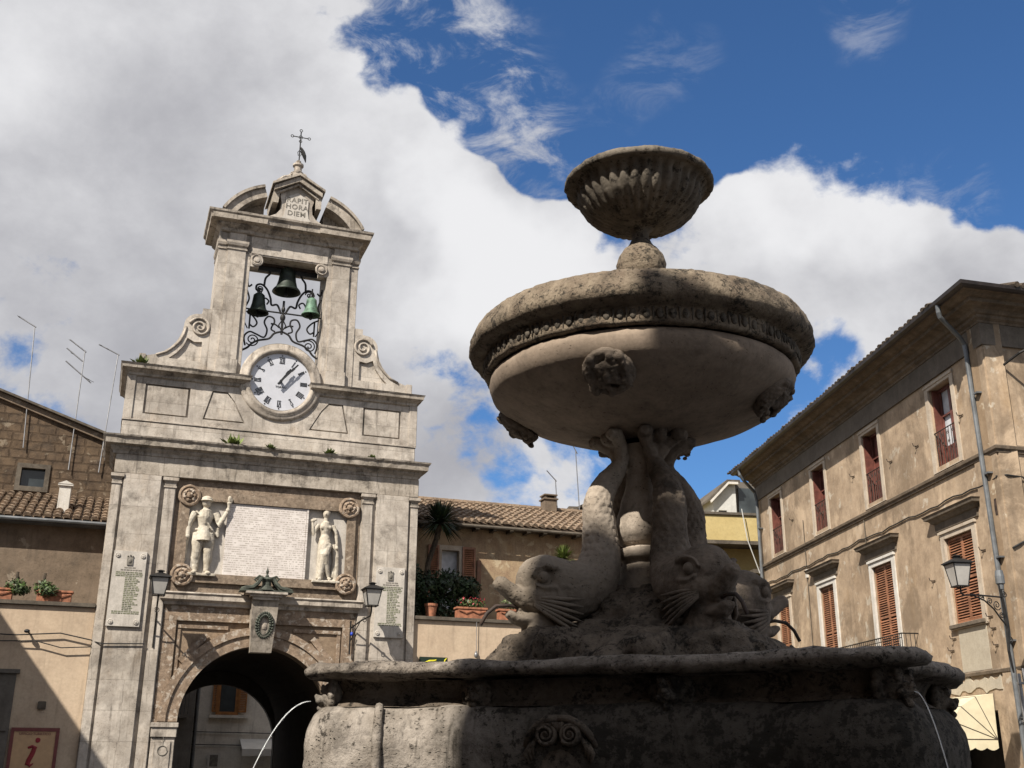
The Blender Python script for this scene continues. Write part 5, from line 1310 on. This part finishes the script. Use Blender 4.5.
# big bracket lantern at the palazzo corner
lt2 = lantern('street_lantern', 'large grey street lantern on a scrolled iron bracket at the corner of the brown palazzo', (8.39, 20.6, 4.66), R(8), None, w=.36, h=.58)
mb = MB(); e = Vector((1.08, .42, -.02)); 
L2 = lambda t_, z: (e.x * t_, e.y * t_, z)
mb.tube([(0, 0, .02), (0, 0, -.10), L2(.06, -.14), L2(.3, -.11), L2(1.0, -.10)], .018, 6)
mb.tube([L2(.30, -.13), L2(.55, -.20), L2(.75, -.34), L2(.9, -.52), L2(1.0, -.62)], .016, 6)
mb.tube([L2(.97, .15), L2(1.0, -.2), L2(1.03, -.7), L2(.98, -1.1), L2(1.03, -1.5)], [.03, .035, .045, .03, .02], 6)
def lsp(t_, z, r, turns, a0=0): mb.tube([L2(t_ + q[0], z + q[2]) for q in spiral(0, 0, .015, r, a0, turns, 18)], .010, 5)
lsp(.5, -.16, .05, 1.4); lsp(.68, -.20, .07, 1.5, 1); lsp(.84, -.26, .10, 1.6, 2); lsp(.93, -.45, .06, 1.5); lsp(1.06, -.05, .06, 1.3); lsp(1.06, -.9, .07, 1.4)
mb.build('bracket', 'iron', lt2)
mb = MB(); mb.lathe([(.0, .42), (.07, .41), (.085, .30), (.085, .16), (.06, .14), (.05, .05), (.0, .03)], 14, (e.x, e.y)); mb.build('photocell', 'pipe', lt2)
# thin service pipe beside it
mb = MB(); mb.tube([(0, 0, 0), (-.02, .0, 3.2)], .035, 10); mb.tube([(.11, .02, 0), (.08, .02, 3.3)], .02, 8)
for z in (2.3, 3.0): mb.box(-.06, .14, -.05, .06, z, z + .04)
o = mb.build('service_pipe', 'steel'); o.location = (9.86, 21.9, 0); tag(o, 'pair of thin grey service pipes under the lantern bracket at the palazzo corner', 'pipe')

# ------------------------------------------------------------------ yellow and white houses beyond
yh = thing('yellow_house', 'yellow house with flat parapet behind the dolphins, left of the brown palazzo', 'house', (8.0, 43, 0), R(8))
MB().box(-6, 12, .0, 9, 0, 10.0).build('wall', 'yellow', yh)
MB().box(-6, 12, -.95, -.003, 9.60, 10.60, .01).build('parapet', 'yellow', yh)
MB().box(-6, 12, -1.02, .1, 10.602, 10.70).build('coping', 'coping', yh)
MB().box(-6, 12, -1.0, -.0, 9.46, 9.595).build('balcony_slab', 'coping', yh)
mb = MB().box(-.9, .55, -.04, .0, 7.2, 7.95); wv = mb.build('window', 'grey_wall', yh); MB().box(-.8, .45, -.06, -.041, 7.3, 7.85).build('shutter', 'glass', wv)
MB().box(1.15, 3, -1.1, -.0, 8.35, 8.5).build('ledge', 'coping', yh)
wh = thing('white_house', 'small white attic house with sloping roof above the yellow parapet', 'house', (8.5, 46, 0), R(8))
mb = MB().plate([(.12, 9), (1.15, 9), (1.15, 12.85), (.70, 12.85), (.12, 12.25)], [[(.35, 10.95), (.72, 10.95), (.72, 11.65), (.35, 11.65)]], 0, 4); mb.build('wall', 'white_wall', wh)
w = MB().box(.35, .72, .08, .12, 10.95, 11.65).build('window', 'glass', wh)
MB().box(1.16, 6, .3, 4, 9, 13.0).build('side_wing', 'grey_wall', wh)
MB().box(1.35, 3.6, .2, .29, 11.0, 12.7).build('big_window', 'glass', wh)
mb = MB(); mb.prism([(-.10, -.25, 12.10), (.72, -.25, 12.95), (1.3, -.25, 12.95), (1.3, -.25, 12.86), (.76, -.25, 12.86), (-.10, -.25, 12.0)], (0, 5, 0)); mb.build('roof', 'coping', wh)
mb = MB(); mb.prism([(-.08, -.28, 11.99), (.76, -.28, 12.85), (1.2, -.28, 12.85), (1.2, -.28, 12.75), (.78, -.28, 12.75), (-.04, -.28, 11.90)], (0, .1, 0)); mb.build('fascia', 'white_sur', wh)
mb = MB(); mb.prism([(-.20, -.2, 10.9), (.11, -.2, 11.30), (.11, -.2, 11.18), (-.20, -.2, 10.78)], (0, 3, 0)); mb.build('lower_roof', 'coping', wh)
MB().box(-.08, .118, .1, 3, 9.5, 11.0).build('annexe', 'white_wall', wh)
mb = MB(); mb.tube([(8.95, 41.9, 10.8), (9.1, 41.9, 9.6), (9.5, 41.9, 8.3)], .02, 4); tag(mb.build('loose_cable', 'white_wall'), 'thin pale cable hanging down the yellow house', 'cable')

# ================================================================== FOUNTAIN
FX, FY = 0.90, 7.30
KB = .94
ft = thing('fountain', 'large baroque travertine fountain with dolphins carrying two stacked bowls', 'fountain', (FX, FY, 0))
E1, E2 = Vector((math.cos(R(-22.5)), math.sin(R(-22.5)))), Vector((math.cos(R(-112.5)), math.sin(R(-112.5))))
# half plan in basin axes (a along the front, b towards the viewer)
half = [(-1.98, .0), (-1.97, .35), (-1.90, .65), (-1.74, .90), (-1.52, 1.04), (-1.50, 1.14), (-1.62, 1.28), (-1.62, 1.46), (-1.50, 1.57), (-1.30, 1.60), (-1.12, 1.54), (-.95, 1.47), (-.55, 1.44), (0, 1.43), (.55, 1.44), (.95, 1.47), (1.12, 1.54), (1.35, 1.62),
        (1.58, 1.62), (1.72, 1.50), (1.72, 1.32), (1.56, 1.18), (1.47, 1.04), (1.56, .92), (1.74, .65), (1.83, .35)]
full = half + [(a, -b_) for a, b_ in [(1.98, .0)][:0]] + [(1.85, 0)] + [(a, -b_) for a, b_ in half[::-1][:-1]]
def smooth_plan(pts, per=6):
    n_ = len(pts); out = []
    for i in range(n_):
        p0, p1, p2, p3 = (Vector(pts[(i + k) % n_]) for k in (-1, 0, 1, 2))
        for k in range(per):
            t_ = k / per
            out.append(.5 * ((2 * p1) + (p2 - p0) * t_ + (2 * p0 - 5 * p1 + 4 * p2 - p3) * t_ ** 2 + (3 * p1 - p0 - 3 * p2 + p3) * t_ ** 3))
    return out
plan = [E1 * p.x + E2 * p.y for p in smooth_plan(full)]
NP = len(plan)
area = sum(plan[i].x * plan[(i + 1) % NP].y - plan[(i + 1) % NP].x * plan[i].y for i in range(NP))
sg = 1 if area > 0 else -1
nrm2 = []
for i in range(NP):
    d = plan[(i + 2) % NP] - plan[i - 2]; n_ = Vector((d.y, -d.x)) * sg; nrm2.append(n_.normalized())
for _ in range(6): nrm2 = [((nrm2[i - 1] + nrm2[i] * 2 + nrm2[(i + 1) % NP])).normalized() for i in range(NP)]
def ring_sweep(mb, prof, amp=0.0, sc=3.0, close=True):
    rings = []
    for inset, z in prof:
        k = max(0.0, 1.0 - inset * .35)
        rings.append([mb.bm.verts.new((plan[i].x - nrm2[i].x * inset, plan[i].y - nrm2[i].y * inset, z)) for i in range(NP)])
    n_ = len(prof)
    for j in range(n_ if close else n_ - 1):
        a, c = rings[j], rings[(j + 1) % n_]
        for i in range(NP): mb.bm.faces.new([a[i], a[(i + 1) % NP], c[(i + 1) % NP], c[i]])
    if amp: mb.rough(amp, sc, 5)
    return mb
def dense(prof, step=.03):
    out = []
    for (a, z), (c, w_) in zip(prof[:-1], prof[1:]):
        n_ = max(1, int(math.hypot(c - a, w_ - z) / step))
        out += [(a + (c - a) * k / n_, z + (w_ - z) * k / n_) for k in range(n_)]
    return out + [prof[-1]]
lip = ring_sweep(MB(), dense([(.03, 2.022), (.0, 2.028), (-.025, 2.045), (-.03, 2.065), (-.005, 2.095), (.04, 2.108), (.12, 2.110), (.26, 2.10), (.28, 2.05), (.26, 2.01), (.16, 2.008), (.10, 2.012)], .018), .014, 5.0).rough(.005, 24, 3).build('basin_lip', 'lip', ft, smooth=True)
mb = MB(); ring_sweep(mb, dense([(.14, 2.02), (.17, 1.99), (.19, 1.95), (.18, 1.91), (.135, 1.885), (.13, 1.872), (.10, 1.866)], .022), .005, 6, close=False); mb.build('basin_neck', 'rock', ft, smooth=True)
# body: past its lit left end the colour holds shade as well as crust
def body(sel, name, mat, amp):
    prof = dense([(.11, 1.868), (.07, 1.86), (.035, 1.82), (.005, 1.75), (-.01, 1.66), (-.005, 1.55), (.03, 1.42), (.09, 1.28), (.18, 1.12), (.24, 1.0), (.22, .96), (.22, .90), (.14, .82), (.10, .74), (.10, .45)], .03)
    mb = MB(); rings = []
    idx = [i for i in range(NP) if sel(i)]
    runs = []; 
    for z_i, (inset, z) in enumerate(prof):
        rings.append({i: mb.bm.verts.new((plan[i].x - nrm2[i].x * inset, plan[i].y - nrm2[i].y * inset, z)) for i in set(idx) | {(i + 1) % NP for i in idx}})
    for a, c in zip(rings[:-1], rings[1:]):
        for i in idx: mb.bm.faces.new([a[i], a[(i + 1) % NP], c[(i + 1) % NP], c[i]])
    mb.rough(amp, 4.5, 5)
    return mb.build(name, mat, ft, smooth=True)
body(lambda i: True, 'basin_body', 'basin', .014)
# steps and plinth below
for k, (off, z0, z1) in enumerate(((-.15, .30, .46), (-.5, .15, .303), (-.85, 0.0, .152))):
    mb = MB(); lo = [mb.bm.verts.new((plan[i].x - nrm2[i].x * off, plan[i].y - nrm2[i].y * off, z0)) for i in range(0, NP, 3)]; hi = [mb.bm.verts.new((v.co.x, v.co.y, z1)) for v in lo]
    for i in range(len(lo)): mb.bm.faces.new([lo[i], lo[(i + 1) % len(lo)], hi[(i + 1) % len(lo)], hi[i]])
    mb.bm.faces.new(hi); mb.bm.faces.new(lo[::-1]); mb.build('step', 'basin', ft)
mb = MB(); mb.bm.faces.new([mb.bm.verts.new((plan[i].x - nrm2[i].x * .2, plan[i].y - nrm2[i].y * .2, 2.03)) for i in range(NP)]); mb.build('basin_water', 'water', ft)
mb = MB(); mb.bm.faces.new([mb.bm.verts.new((plan[i].x - nrm2[i].x * .2, plan[i].y - nrm2[i].y * .2, 2.012)) for i in range(NP)]); mb.build('basin_floor', 'rock', ft)
# raised vertical bands at the front-left corner
def at_plan(a, b_, inset=0.0):
    p = E1 * a + E2 * b_; best = min(range(NP), key=lambda i: (plan[i] - p).length); return plan[best] - nrm2[best] * inset, nrm2[best]
for (a, b_) in ((-1.10, 1.56), (-1.52, 1.08)):
    mb = MB(); pts = []
    for inset, z in [(.06, 1.87), (.015, 1.82), (-.012, 1.75), (-.025, 1.66), (-.02, 1.55), (.015, 1.42), (.08, 1.26), (.17, 1.10)]:
        q, _n = at_plan(a, b_, inset); pts.append((q.x, q.y, z))
    mb.tube(pts, .026, 8); mb.rough(.004, 8).build('corner_band', 'basin', ft, smooth=True)
# lion masks under the lip
def lion(a, b_, z, mat, label=None, sc=1.0):
    q, n_ = at_plan(a, b_, .13)
    mb = MB(); bl = mb.ball
    bl((0, 0, 0), (.085, .07, .095)); bl((0, -.065, -.02), (.035, .05, .035)); bl((0, -.10, -.005), (.022, .02, .02), 8, 6)
    for s in (-1, 1):
        bl((s * .035, -.06, .03), (.02, .018, .014), 8, 6); bl((s * .032, -.075, -.035), (.03, .03, .022), 8, 6); bl((s * .06, -.0, .075), (.028, .02, .028), 8, 6)
        mb.tube([(s * .015, -.065, .055), (s * .055, -.055, .06)], .014, 6)
    bl((0, -.07, -.08), (.028, .03, .022), 8, 6)
    for k in range(14):
        an = 2 * PI * k / 14; bl((.095 * math.cos(an), .01, .10 * math.sin(an) + .0), (.034, .03, .034), 8, 6)
    mb.remesh(.0065, 0).rough(.003, 18)
    ang = math.atan2(n_.y, n_.x) + PI / 2
    mb.xf(Matrix.Translation((q.x, q.y, z)) @ Matrix.Rotation(ang, 4, 'Z') @ Matrix.Scale(sc, 4))
    mb.build('lion_mask', mat, ft, smooth=True, label=label)
    return q, n_
m0 = lion(-1.60, 1.44, 1.93, 'basin', None, .85); lion(-.62, 1.45, 1.93, 'rock', None, .72); lion(.45, 1.44, 1.93, 'basin_dark'); m3 = lion(1.68, 1.53, 1.93, 'rock', None, 1.05)
lion(1.9, .0, 1.93, 'rock'); 
# double scroll with shell on the front
q, n_ = at_plan(-.12, 1.43, -.02); ang = math.atan2(n_.y, n_.x) + PI / 2
orn = Matrix.Translation((q.x, q.y, 1.715)) @ Matrix.Rotation(ang, 4, 'Z') @ Matrix.Scale(.60, 4)
mb = MB()
for s in (-1, 1):
    l = MB(); l.lathe([(0, .03), (.03, .03), (.04, .0), (.06, .0), (.07, .03), (.088, .035), (.10, .01), (.10, -.08), (0, -.08)], 24); l.xf(Matrix.Translation((s * .112, -.03, 0)) @ Matrix.Rotation(R(90), 4, 'X'))
    me = bpy.data.meshes.new('x'); l.bm.to_mesh(me); mb.bm.from_mesh(me)
    mb.tube(spiral(s * .112, 0, .012, .085, PI if s > 0 else 0, -1.9 * s, 36, -.065), [.008 + .008 * k / 36 for k in range(37)], 6)
    mb.tube([(0, -.03, .135), (s * .10, -.04, .13), (s * .20, -.03, .08), (s * .28, -.01, .0), (s * .33, .02, -.10)], [.03, .034, .034, .03, .02], 8)
    for k in range(3): mb.tube([(s * (.20 + .03 * k), .0, -.03 - .02 * k), (s * (.25 + .03 * k), -.02, -.10 - .03 * k), (s * (.24 + .02 * k), .0, -.18 - .03 * k)], [.02, .026, .01], 6)
for k in range(5): mb.tube([(0, -.03, .02), (-.05 + .025 * k, -.05, .10)], [.008, .016], 6)
mb.rough(.005, 14, 3).xf(orn); mb.build('scroll_ornament', 'rock', ft, smooth=True)
mb = MB(); mb.ball((0, .06, -.42), (.26, .09, .34)); mb.rough(.01, 6).xf(orn); mb.build('shield', 'rock', ft, smooth=True)
# rock pile under the dolphins
mb = MB(); rg = random.Random(5)
mb.ball((0, 0, 2.05), (1.0, 1.0, .42), 24, 14); mb.ball((0, 0, 2.3), (.5, .5, .42), 20, 12)
for k in range(4):
    an = R(25 + 90 * k); c = Vector((math.cos(an), math.sin(an)))
    mb.ball((c.x * .72, c.y * .72, 2.16), (.36, .36, .22), 18, 10); mb.ball((c.x * .92, c.y * .92, 2.12), (.24, .24, .15), 14, 8)
for k in range(26):
    an = rg.uniform(0, 2 * PI); rr = rg.uniform(.55, .95); mb.ball((rr * math.cos(an), rr * math.sin(an), rg.uniform(2.05, 2.25)), (rg.uniform(.1, .2), rg.uniform(.1, .2), rg.uniform(.08, .14)), 10, 8)
mb.remesh(.022, 1).rough(.05, 3.2, 5, True).rough(.016, 13, 3); mb.build('rock_base', 'rock', ft, smooth=True)
# baluster column with vase
def jit(amp, sc):
    def f(a, r, z): return r + amp * noise.fractal(Vector((math.cos(a) * r * sc, math.sin(a) * r * sc, z * sc)), .9, 2, 4)
    return f
mb = MB(); mb.lathe(dense([(.36, 2.42), (.30, 2.52), (.24, 2.60), (.20, 2.68), (.175, 2.74), (.17, 2.80), (.155, 2.81), (.155, 2.84), (.195, 2.85), (.20, 2.885), (.195, 2.91), (.15, 2.92), (.14, 2.935), (.165, 2.95), (.20, 3.0), (.205, 3.06), (.19, 3.13), (.155, 3.24), (.125, 3.34), (.11, 3.44), (.13, 3.54), (.17, 3.62)], .02), 48, mod=jit(.008, 7))
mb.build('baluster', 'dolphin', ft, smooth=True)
# dolphins
def dolphin(ang, mat, tail_top, label=None):
    mb = MB(); t = mb.tube
    spine = [(.16, 0, 3.60), (.17, 0, 3.50), (.22, 0, 3.42), (.30, 0, 3.32), (.345, 0, 3.20), (.345, 0, 3.06), (.335, 0, 2.93), (.35, 0, 2.78), (.43, 0, 2.66), (.58, 0, 2.61), (.72, 0, 2.62), (.82, 0, 2.61)]
    rad = [.05, .055, .07, .085, .10, .108, .118, .145, .18, .195, .20, .15]
    # smooth spine
    P_ = [Vector(p) for p in spine]; pts = []; rr = []
    for i in range(len(P_) - 1):
        p0, p1, p2, p3 = P_[max(i - 1, 0)], P_[i], P_[i + 1], P_[min(i + 2, len(P_) - 1)]
        for k in range(5):
            t_ = k / 5; pts.append(.5 * ((2 * p1) + (p2 - p0) * t_ + (2 * p0 - 5 * p1 + 4 * p2 - p3) * t_ ** 2 + (3 * p1 - p0 - 3 * p2 + p3) * t_ ** 3)); rr.append(rad[i] + (rad[i + 1] - rad[i]) * t_)
    t(pts, rr, 20)
    mb.ball((.74, 0, 2.665), (.19, .168, .165), 20, 14)                     # forehead
    mb.ball((.70, 0, 2.56), (.24, .19, .13), 20, 12)
    for s in (-1, 1):
        mb.ball((.80, s * .122, 2.665), (.058, .04, .046), 14, 10)        # eye socket
        t([(.69, s * .155, 2.70), (.73, s * .175, 2.725), (.79, s * .172, 2.732), (.85, s * .145, 2.71), (.875, s * .13, 2.67)], [.014, .022, .024, .02, .014], 8)
        t([(.70, s * .165, 2.63), (.74, s * .180, 2.605), (.80, s * .172, 2.60), (.86, s * .145, 2.62)], [.012, .018, .018, .012], 8)
    # jaws: upper beak curling up, lower jaw
    t([(.80, 0, 2.52), (.90, 0, 2.545), (.98, 0, 2.59), (1.05, 0, 2.635), (1.075, 0, 2.65)], [(.08, .12), (.058, .09), (.05, .066), (.046, .054), (.03, .036)], 12)
    t([(.76, 0, 2.44), (.86, 0, 2.41), (.94, 0, 2.42), (.99, 0, 2.45)], [(.07, .11), (.05, .09), (.035, .06), (.02, .04)], 12)
    t([(.80, 0, 2.47), (.92, 0, 2.475)], [(.03, .05), (.015, .03)], 8)
    t([(.78, 0, 2.46), (.74, 0, 2.36), (.74, 0, 2.2)], [.12, .15, .18], 12)
    # tail flukes and scrolls under the bowl
    for s in (-1, 1):
        t([(.17, 0, 3.50), (.20, s * .07, 3.60), (.27, s * .13, 3.66), (.33, s * .16, 3.655)], [.05, .045, .05, .03], 8)
        mb.ball((.28, s * .12, 3.66), (.06, .05, .045), 10, 8)
    mb.ball((.25, 0, 3.655), (.07, .05, .05), 10, 8)
    mb.remesh(.0085, 0)
    for v in mb.bm.verts:
        for s in (-1, 1):
            d_ = (v.co - Vector((.815, s * .150, 2.665))).length
            if .034 < d_ < .075: v.co.y -= s * .016 * math.sin(PI * (d_ - .034) / .041)
    # scale bumps on the raised tail, fine chipped relief elsewhere
    mb.bm.normal_update()
    for v in mb.bm.verts:
        z = v.co.z; a = math.atan2(v.co.y, v.co.x - .31); 
        if 2.75 < z < 3.36 and v.co.x > .12:
            u_ = a / (2 * PI) * 15; w_ = z / .048; row_ = math.floor(w_); fu = (u_ + .5 * (row_ % 2)) % 1 - .5; fw = w_ - row_
            sc_ = max(0, 1 - (fu * fu * 4 + (fw - .35) ** 2 * 1.6)); k = min(1, (z - 2.75) / .1, (3.36 - z) / .1)
            v.co += v.normal * (.008 * sc_ * k * (.6 + .8 * noise.noise(v.co * 11)))
    mb.rough(.006, 9, 5).rough(.003, 30, 3)
    mb.xf(Matrix.Rotation(ang, 4, 'Z'))
    d = mb.build('dolphin', mat, ft, smooth=True, label=label)
    rz = Matrix.Rotation(ang, 4, 'Z')
    for s in (-1, 1):
        e_ = MB(); e_.ball((.812, s * .150, 2.665), (.038, .034, .038), 16, 12)
        e_.xf(rz); e_.build('eye', mat, d, smooth=True)
    for s in (-1, 1):
        g = MB()
        for k in range(6):
            g.tube([(.86, s * .120, 2.540 - .009 * k), (.78, s * .178, 2.535 - .022 * k), (.68, s * .207, 2.53 - .034 * k), (.57, s * (.214 - .002 * k), 2.535 - .046 * k)], [.008, .013, .013, .004], 8)
        for k in range(4):
            g.tube([(.79, s * .145, 2.475 - .006 * k), (.73 - .02 * k, s * .185, 2.43 - .016 * k), (.67 - .04 * k, s * .198, 2.375 - .016 * k)], [.008, .013, .006], 8)
        g.rough(.003, 16, 3); g.xf(rz); g.build('gill_fin', mat, d, smooth=True)
    p_ = MB(); p_.tube([(.86, 0, 2.48), (.98, 0, 2.50), (1.07, 0, 2.49), (1.13, 0, 2.44), (1.17, 0, 2.37)], .012, 8); p_.xf(rz); p_.build('spout', 'iron_rust', d, smooth=True)
    return d
for k, (mat, lab) in enumerate((('dolphin', 'pale dolphin facing left with sunlit tail'), ('dolphin_d', 'dark dolphin facing the viewer'), ('dolphin_d', 'dark dolphin facing right'), ('dolphin_d', None))):
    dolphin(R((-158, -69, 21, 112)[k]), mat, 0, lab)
# middle bowl
bl_ = [(.14, 3.665), (.30, 3.685), (.50, 3.72), (.70, 3.77), (.88, 3.83), (1.02, 3.905), (1.10, 3.975), (1.13, 4.05), (1.12, 4.10), (1.06, 4.13)]
bl_ = [(r * KB, z + (3.62 - z) * .0 ) for r, z in bl_]
BX = .0
mb = MB(); mb.lathe(dense(bl_, .03), 144, (BX, 0), mod=jit(.006, 3.5)); 
bowl = mb.build('middle_bowl', 'bowl', ft, smooth=True)
rim_p = [(1.08, 4.13), (1.12, 4.115), (1.155, 4.12), (1.165, 4.135), (1.165, 4.232), (1.20, 4.236), (1.235, 4.246), (1.265, 4.265), (1.280, 4.29), (1.278, 4.33), (1.262, 4.375), (1.24, 4.42), (1.215, 4.455), (1.17, 4.468), (1.10, 4.45), (1.02, 4.38), (.9, 4.25), (.0, 4.15)]
rim_p = [(r * KB, z) for r, z in rim_p]
mb = MB(); mb.lathe(dense(rim_p, .022), 288, (BX, 0), mod=jit(.011, 6)); mb.rough(.005, 22, 3); mb.build('rim', 'rim', bowl, smooth=True)
mb = MB()
for k in range(84):
    a = 2 * PI * k / 84; c = Vector((BX + 1.095 * math.cos(a), 1.095 * math.sin(a), 4.180))
    mb.ball(c, (.013, .024, .034), 8, 6, Matrix.Rotation(a, 3, 'Z'))
    a += PI / 84; mb.tube([(BX + 1.095 * math.cos(a), 1.095 * math.sin(a), 4.22), (BX + 1.095 * math.cos(a), 1.095 * math.sin(a), 4.14)], [.008, .004], 5)
mb.build('egg_moulding', 'upper', bowl, smooth=True)  # darker stone than the bowl: the rim's shade painted into it
def mask(ang, z, r, k_):
    """round grotesque mask lying against the underside of the bowl"""
    rg = random.Random(k_); mb = MB(); l = mb.lathe([(0, .03), (.14, .03), (.18, .035), (.20, .02), (.205, -.02), (.20, -.06), (0, -.06)], 28)
    mb.ball((0, .02, .055), (.085, .10, .05)); mb.ball((0, 0, .11), (.025, .045, .03), 10, 8)
    for s in (-1, 1):
        mb.ball((s * .045, .045, .09), (.022, .016, .018), 8, 6); mb.tube([(s * .02, .07, .09), (s * .09, .075, .07)], .014, 6)
        mb.ball((s * .05, -.03, .085), (.034, .03, .025), 8, 6); mb.tube([(s * .01, -.03, .10), (s * .06, -.06, .09), (s * .12, -.06, .07)], .016, 6)
        for q in range(5): mb.tube([(s * .08, .08 - q * .035, .04), (s * .14, .09 - q * .045, .07), (s * .17, .05 - q * .045, .04)], [.02, .024, .012], 6)
    for q in range(18): mb.ball((rg.uniform(-.14, .14), rg.uniform(-.19, -.05), rg.uniform(.03, .08)), rg.uniform(.018, .034), 8, 6)
    for q in range(8): mb.ball((rg.uniform(-.14, .14), rg.uniform(.09, .15), .045), rg.uniform(.02, .035), 8, 6)
    mb.remesh(.0095, 1).rough(.008, 14, 4)
    mb.xf(Matrix.Diagonal((.82, .82, .62, 1)))
    # orient: local z outward along the bowl's normal, local y up
    ca, sa = math.cos(ang), math.sin(ang); tilt = R(-50)
    out = Vector((ca * math.cos(tilt), sa * math.cos(tilt), math.sin(tilt))); side = Vector((-sa, ca, 0)); upv = out.cross(side)
    m4 = Matrix(((side.x, upv.x, out.x, BX + ca * r), (side.y, upv.y, out.y, sa * r), (side.z, upv.z, out.z, z), (0, 0, 0, 1)))
    mb.xf(m4); mb.build('mask', 'dolphin_d', bowl, smooth=True)
for k, a in enumerate((-109, -24, 68, 158)): mask(R(a), 3.87, .925, k)
# stem ball and fluted top bowl
UX = .04
mb = MB(); mb.lathe(dense([(.0, 4.14), (.10, 4.15), (.10, 4.75), (.08, 4.81), (.10, 4.845), (.14, 4.88), (.172, 4.94), (.178, 5.0), (.160, 5.07), (.12, 5.125), (.09, 5.15)], .02), 48, (UX, 0), mod=jit(.010, 9)); mb.build('stem_ball', 'rim', ft, smooth=True)
mb = MB(); mb.lathe(dense([(.10, 5.14), (.082, 5.17), (.064, 5.21), (.060, 5.25), (.075, 5.285), (.12, 5.305)], .015), 32, (UX, 0), mod=jit(.006, 9)); mb.build('stem', 'upper', ft, smooth=True)
def flute(a, r, z):
    k = max(0, min(1, (r - .10) / .08)) * max(0, min(1, (.50 - r) / .03))
    return r * (1 + .034 * k * (abs(math.sin(a * 17)) * 2 - 1.0)) + .006 * noise.fractal(Vector((math.cos(a) * 3, math.sin(a) * 3, z * 9)), .9, 2, 4)
UZ = .02
mb = MB(); mb.lathe([(r, z + UZ) for r, z in dense([(.06, 5.29), (.11, 5.275), (.18, 5.285), (.27, 5.32), (.35, 5.375), (.405, 5.43), (.435, 5.48), (.445, 5.51), (.45, 5.54), (.46, 5.57), (.485, 5.59), (.52, 5.61)], .016)], 224, (UX, 0), mod=flute)
ub = mb.build('upper_bowl', 'upper', ft, smooth=True)
mb = MB(); mb.lathe([(r, z + UZ) for r, z in dense([(.50, 5.60), (.535, 5.60), (.552, 5.615), (.553, 5.64), (.54, 5.66), (.50, 5.665), (.46, 5.64), (.38, 5.55), (.0, 5.45)], .016)], 192, (UX, 0), mod=jit(.010, 9)); mb.rough(.004, 26, 3); mb.build('rim', 'upper', ub, smooth=True)
# jets of water
def jet(p, d, v, label, r=.010, T_=.42):
    pts = []; 
    for k in range(22):
        t_ = T_ * k / 21; pts.append((p[0] + d[0] * v * t_, p[1] + d[1] * v * t_, p[2] - 4.9 * t_ * t_))
    o = MB().tube(pts, [r * (.75 + .45 * abs(math.sin(k * 2.1 + k * k))) for k in range(22)], 8).build('water_jet', 'water', smooth=True); return tag(o, label, 'water jet')
for (q, n_), lab, v, dd in ((m0, 'thin arc of water leaving the lion mask at the left corner of the basin', 1.05, (-1, -.25)), (m3, 'thin arc of water leaving the lion mask at the right corner of the basin', .55, (.6, -.5))):
    jet((FX + q.x + n_.x * .12, FY + q.y + n_.y * .12, 1.90), dd, v, lab, .0032 if v > 1 else .0024, .5)
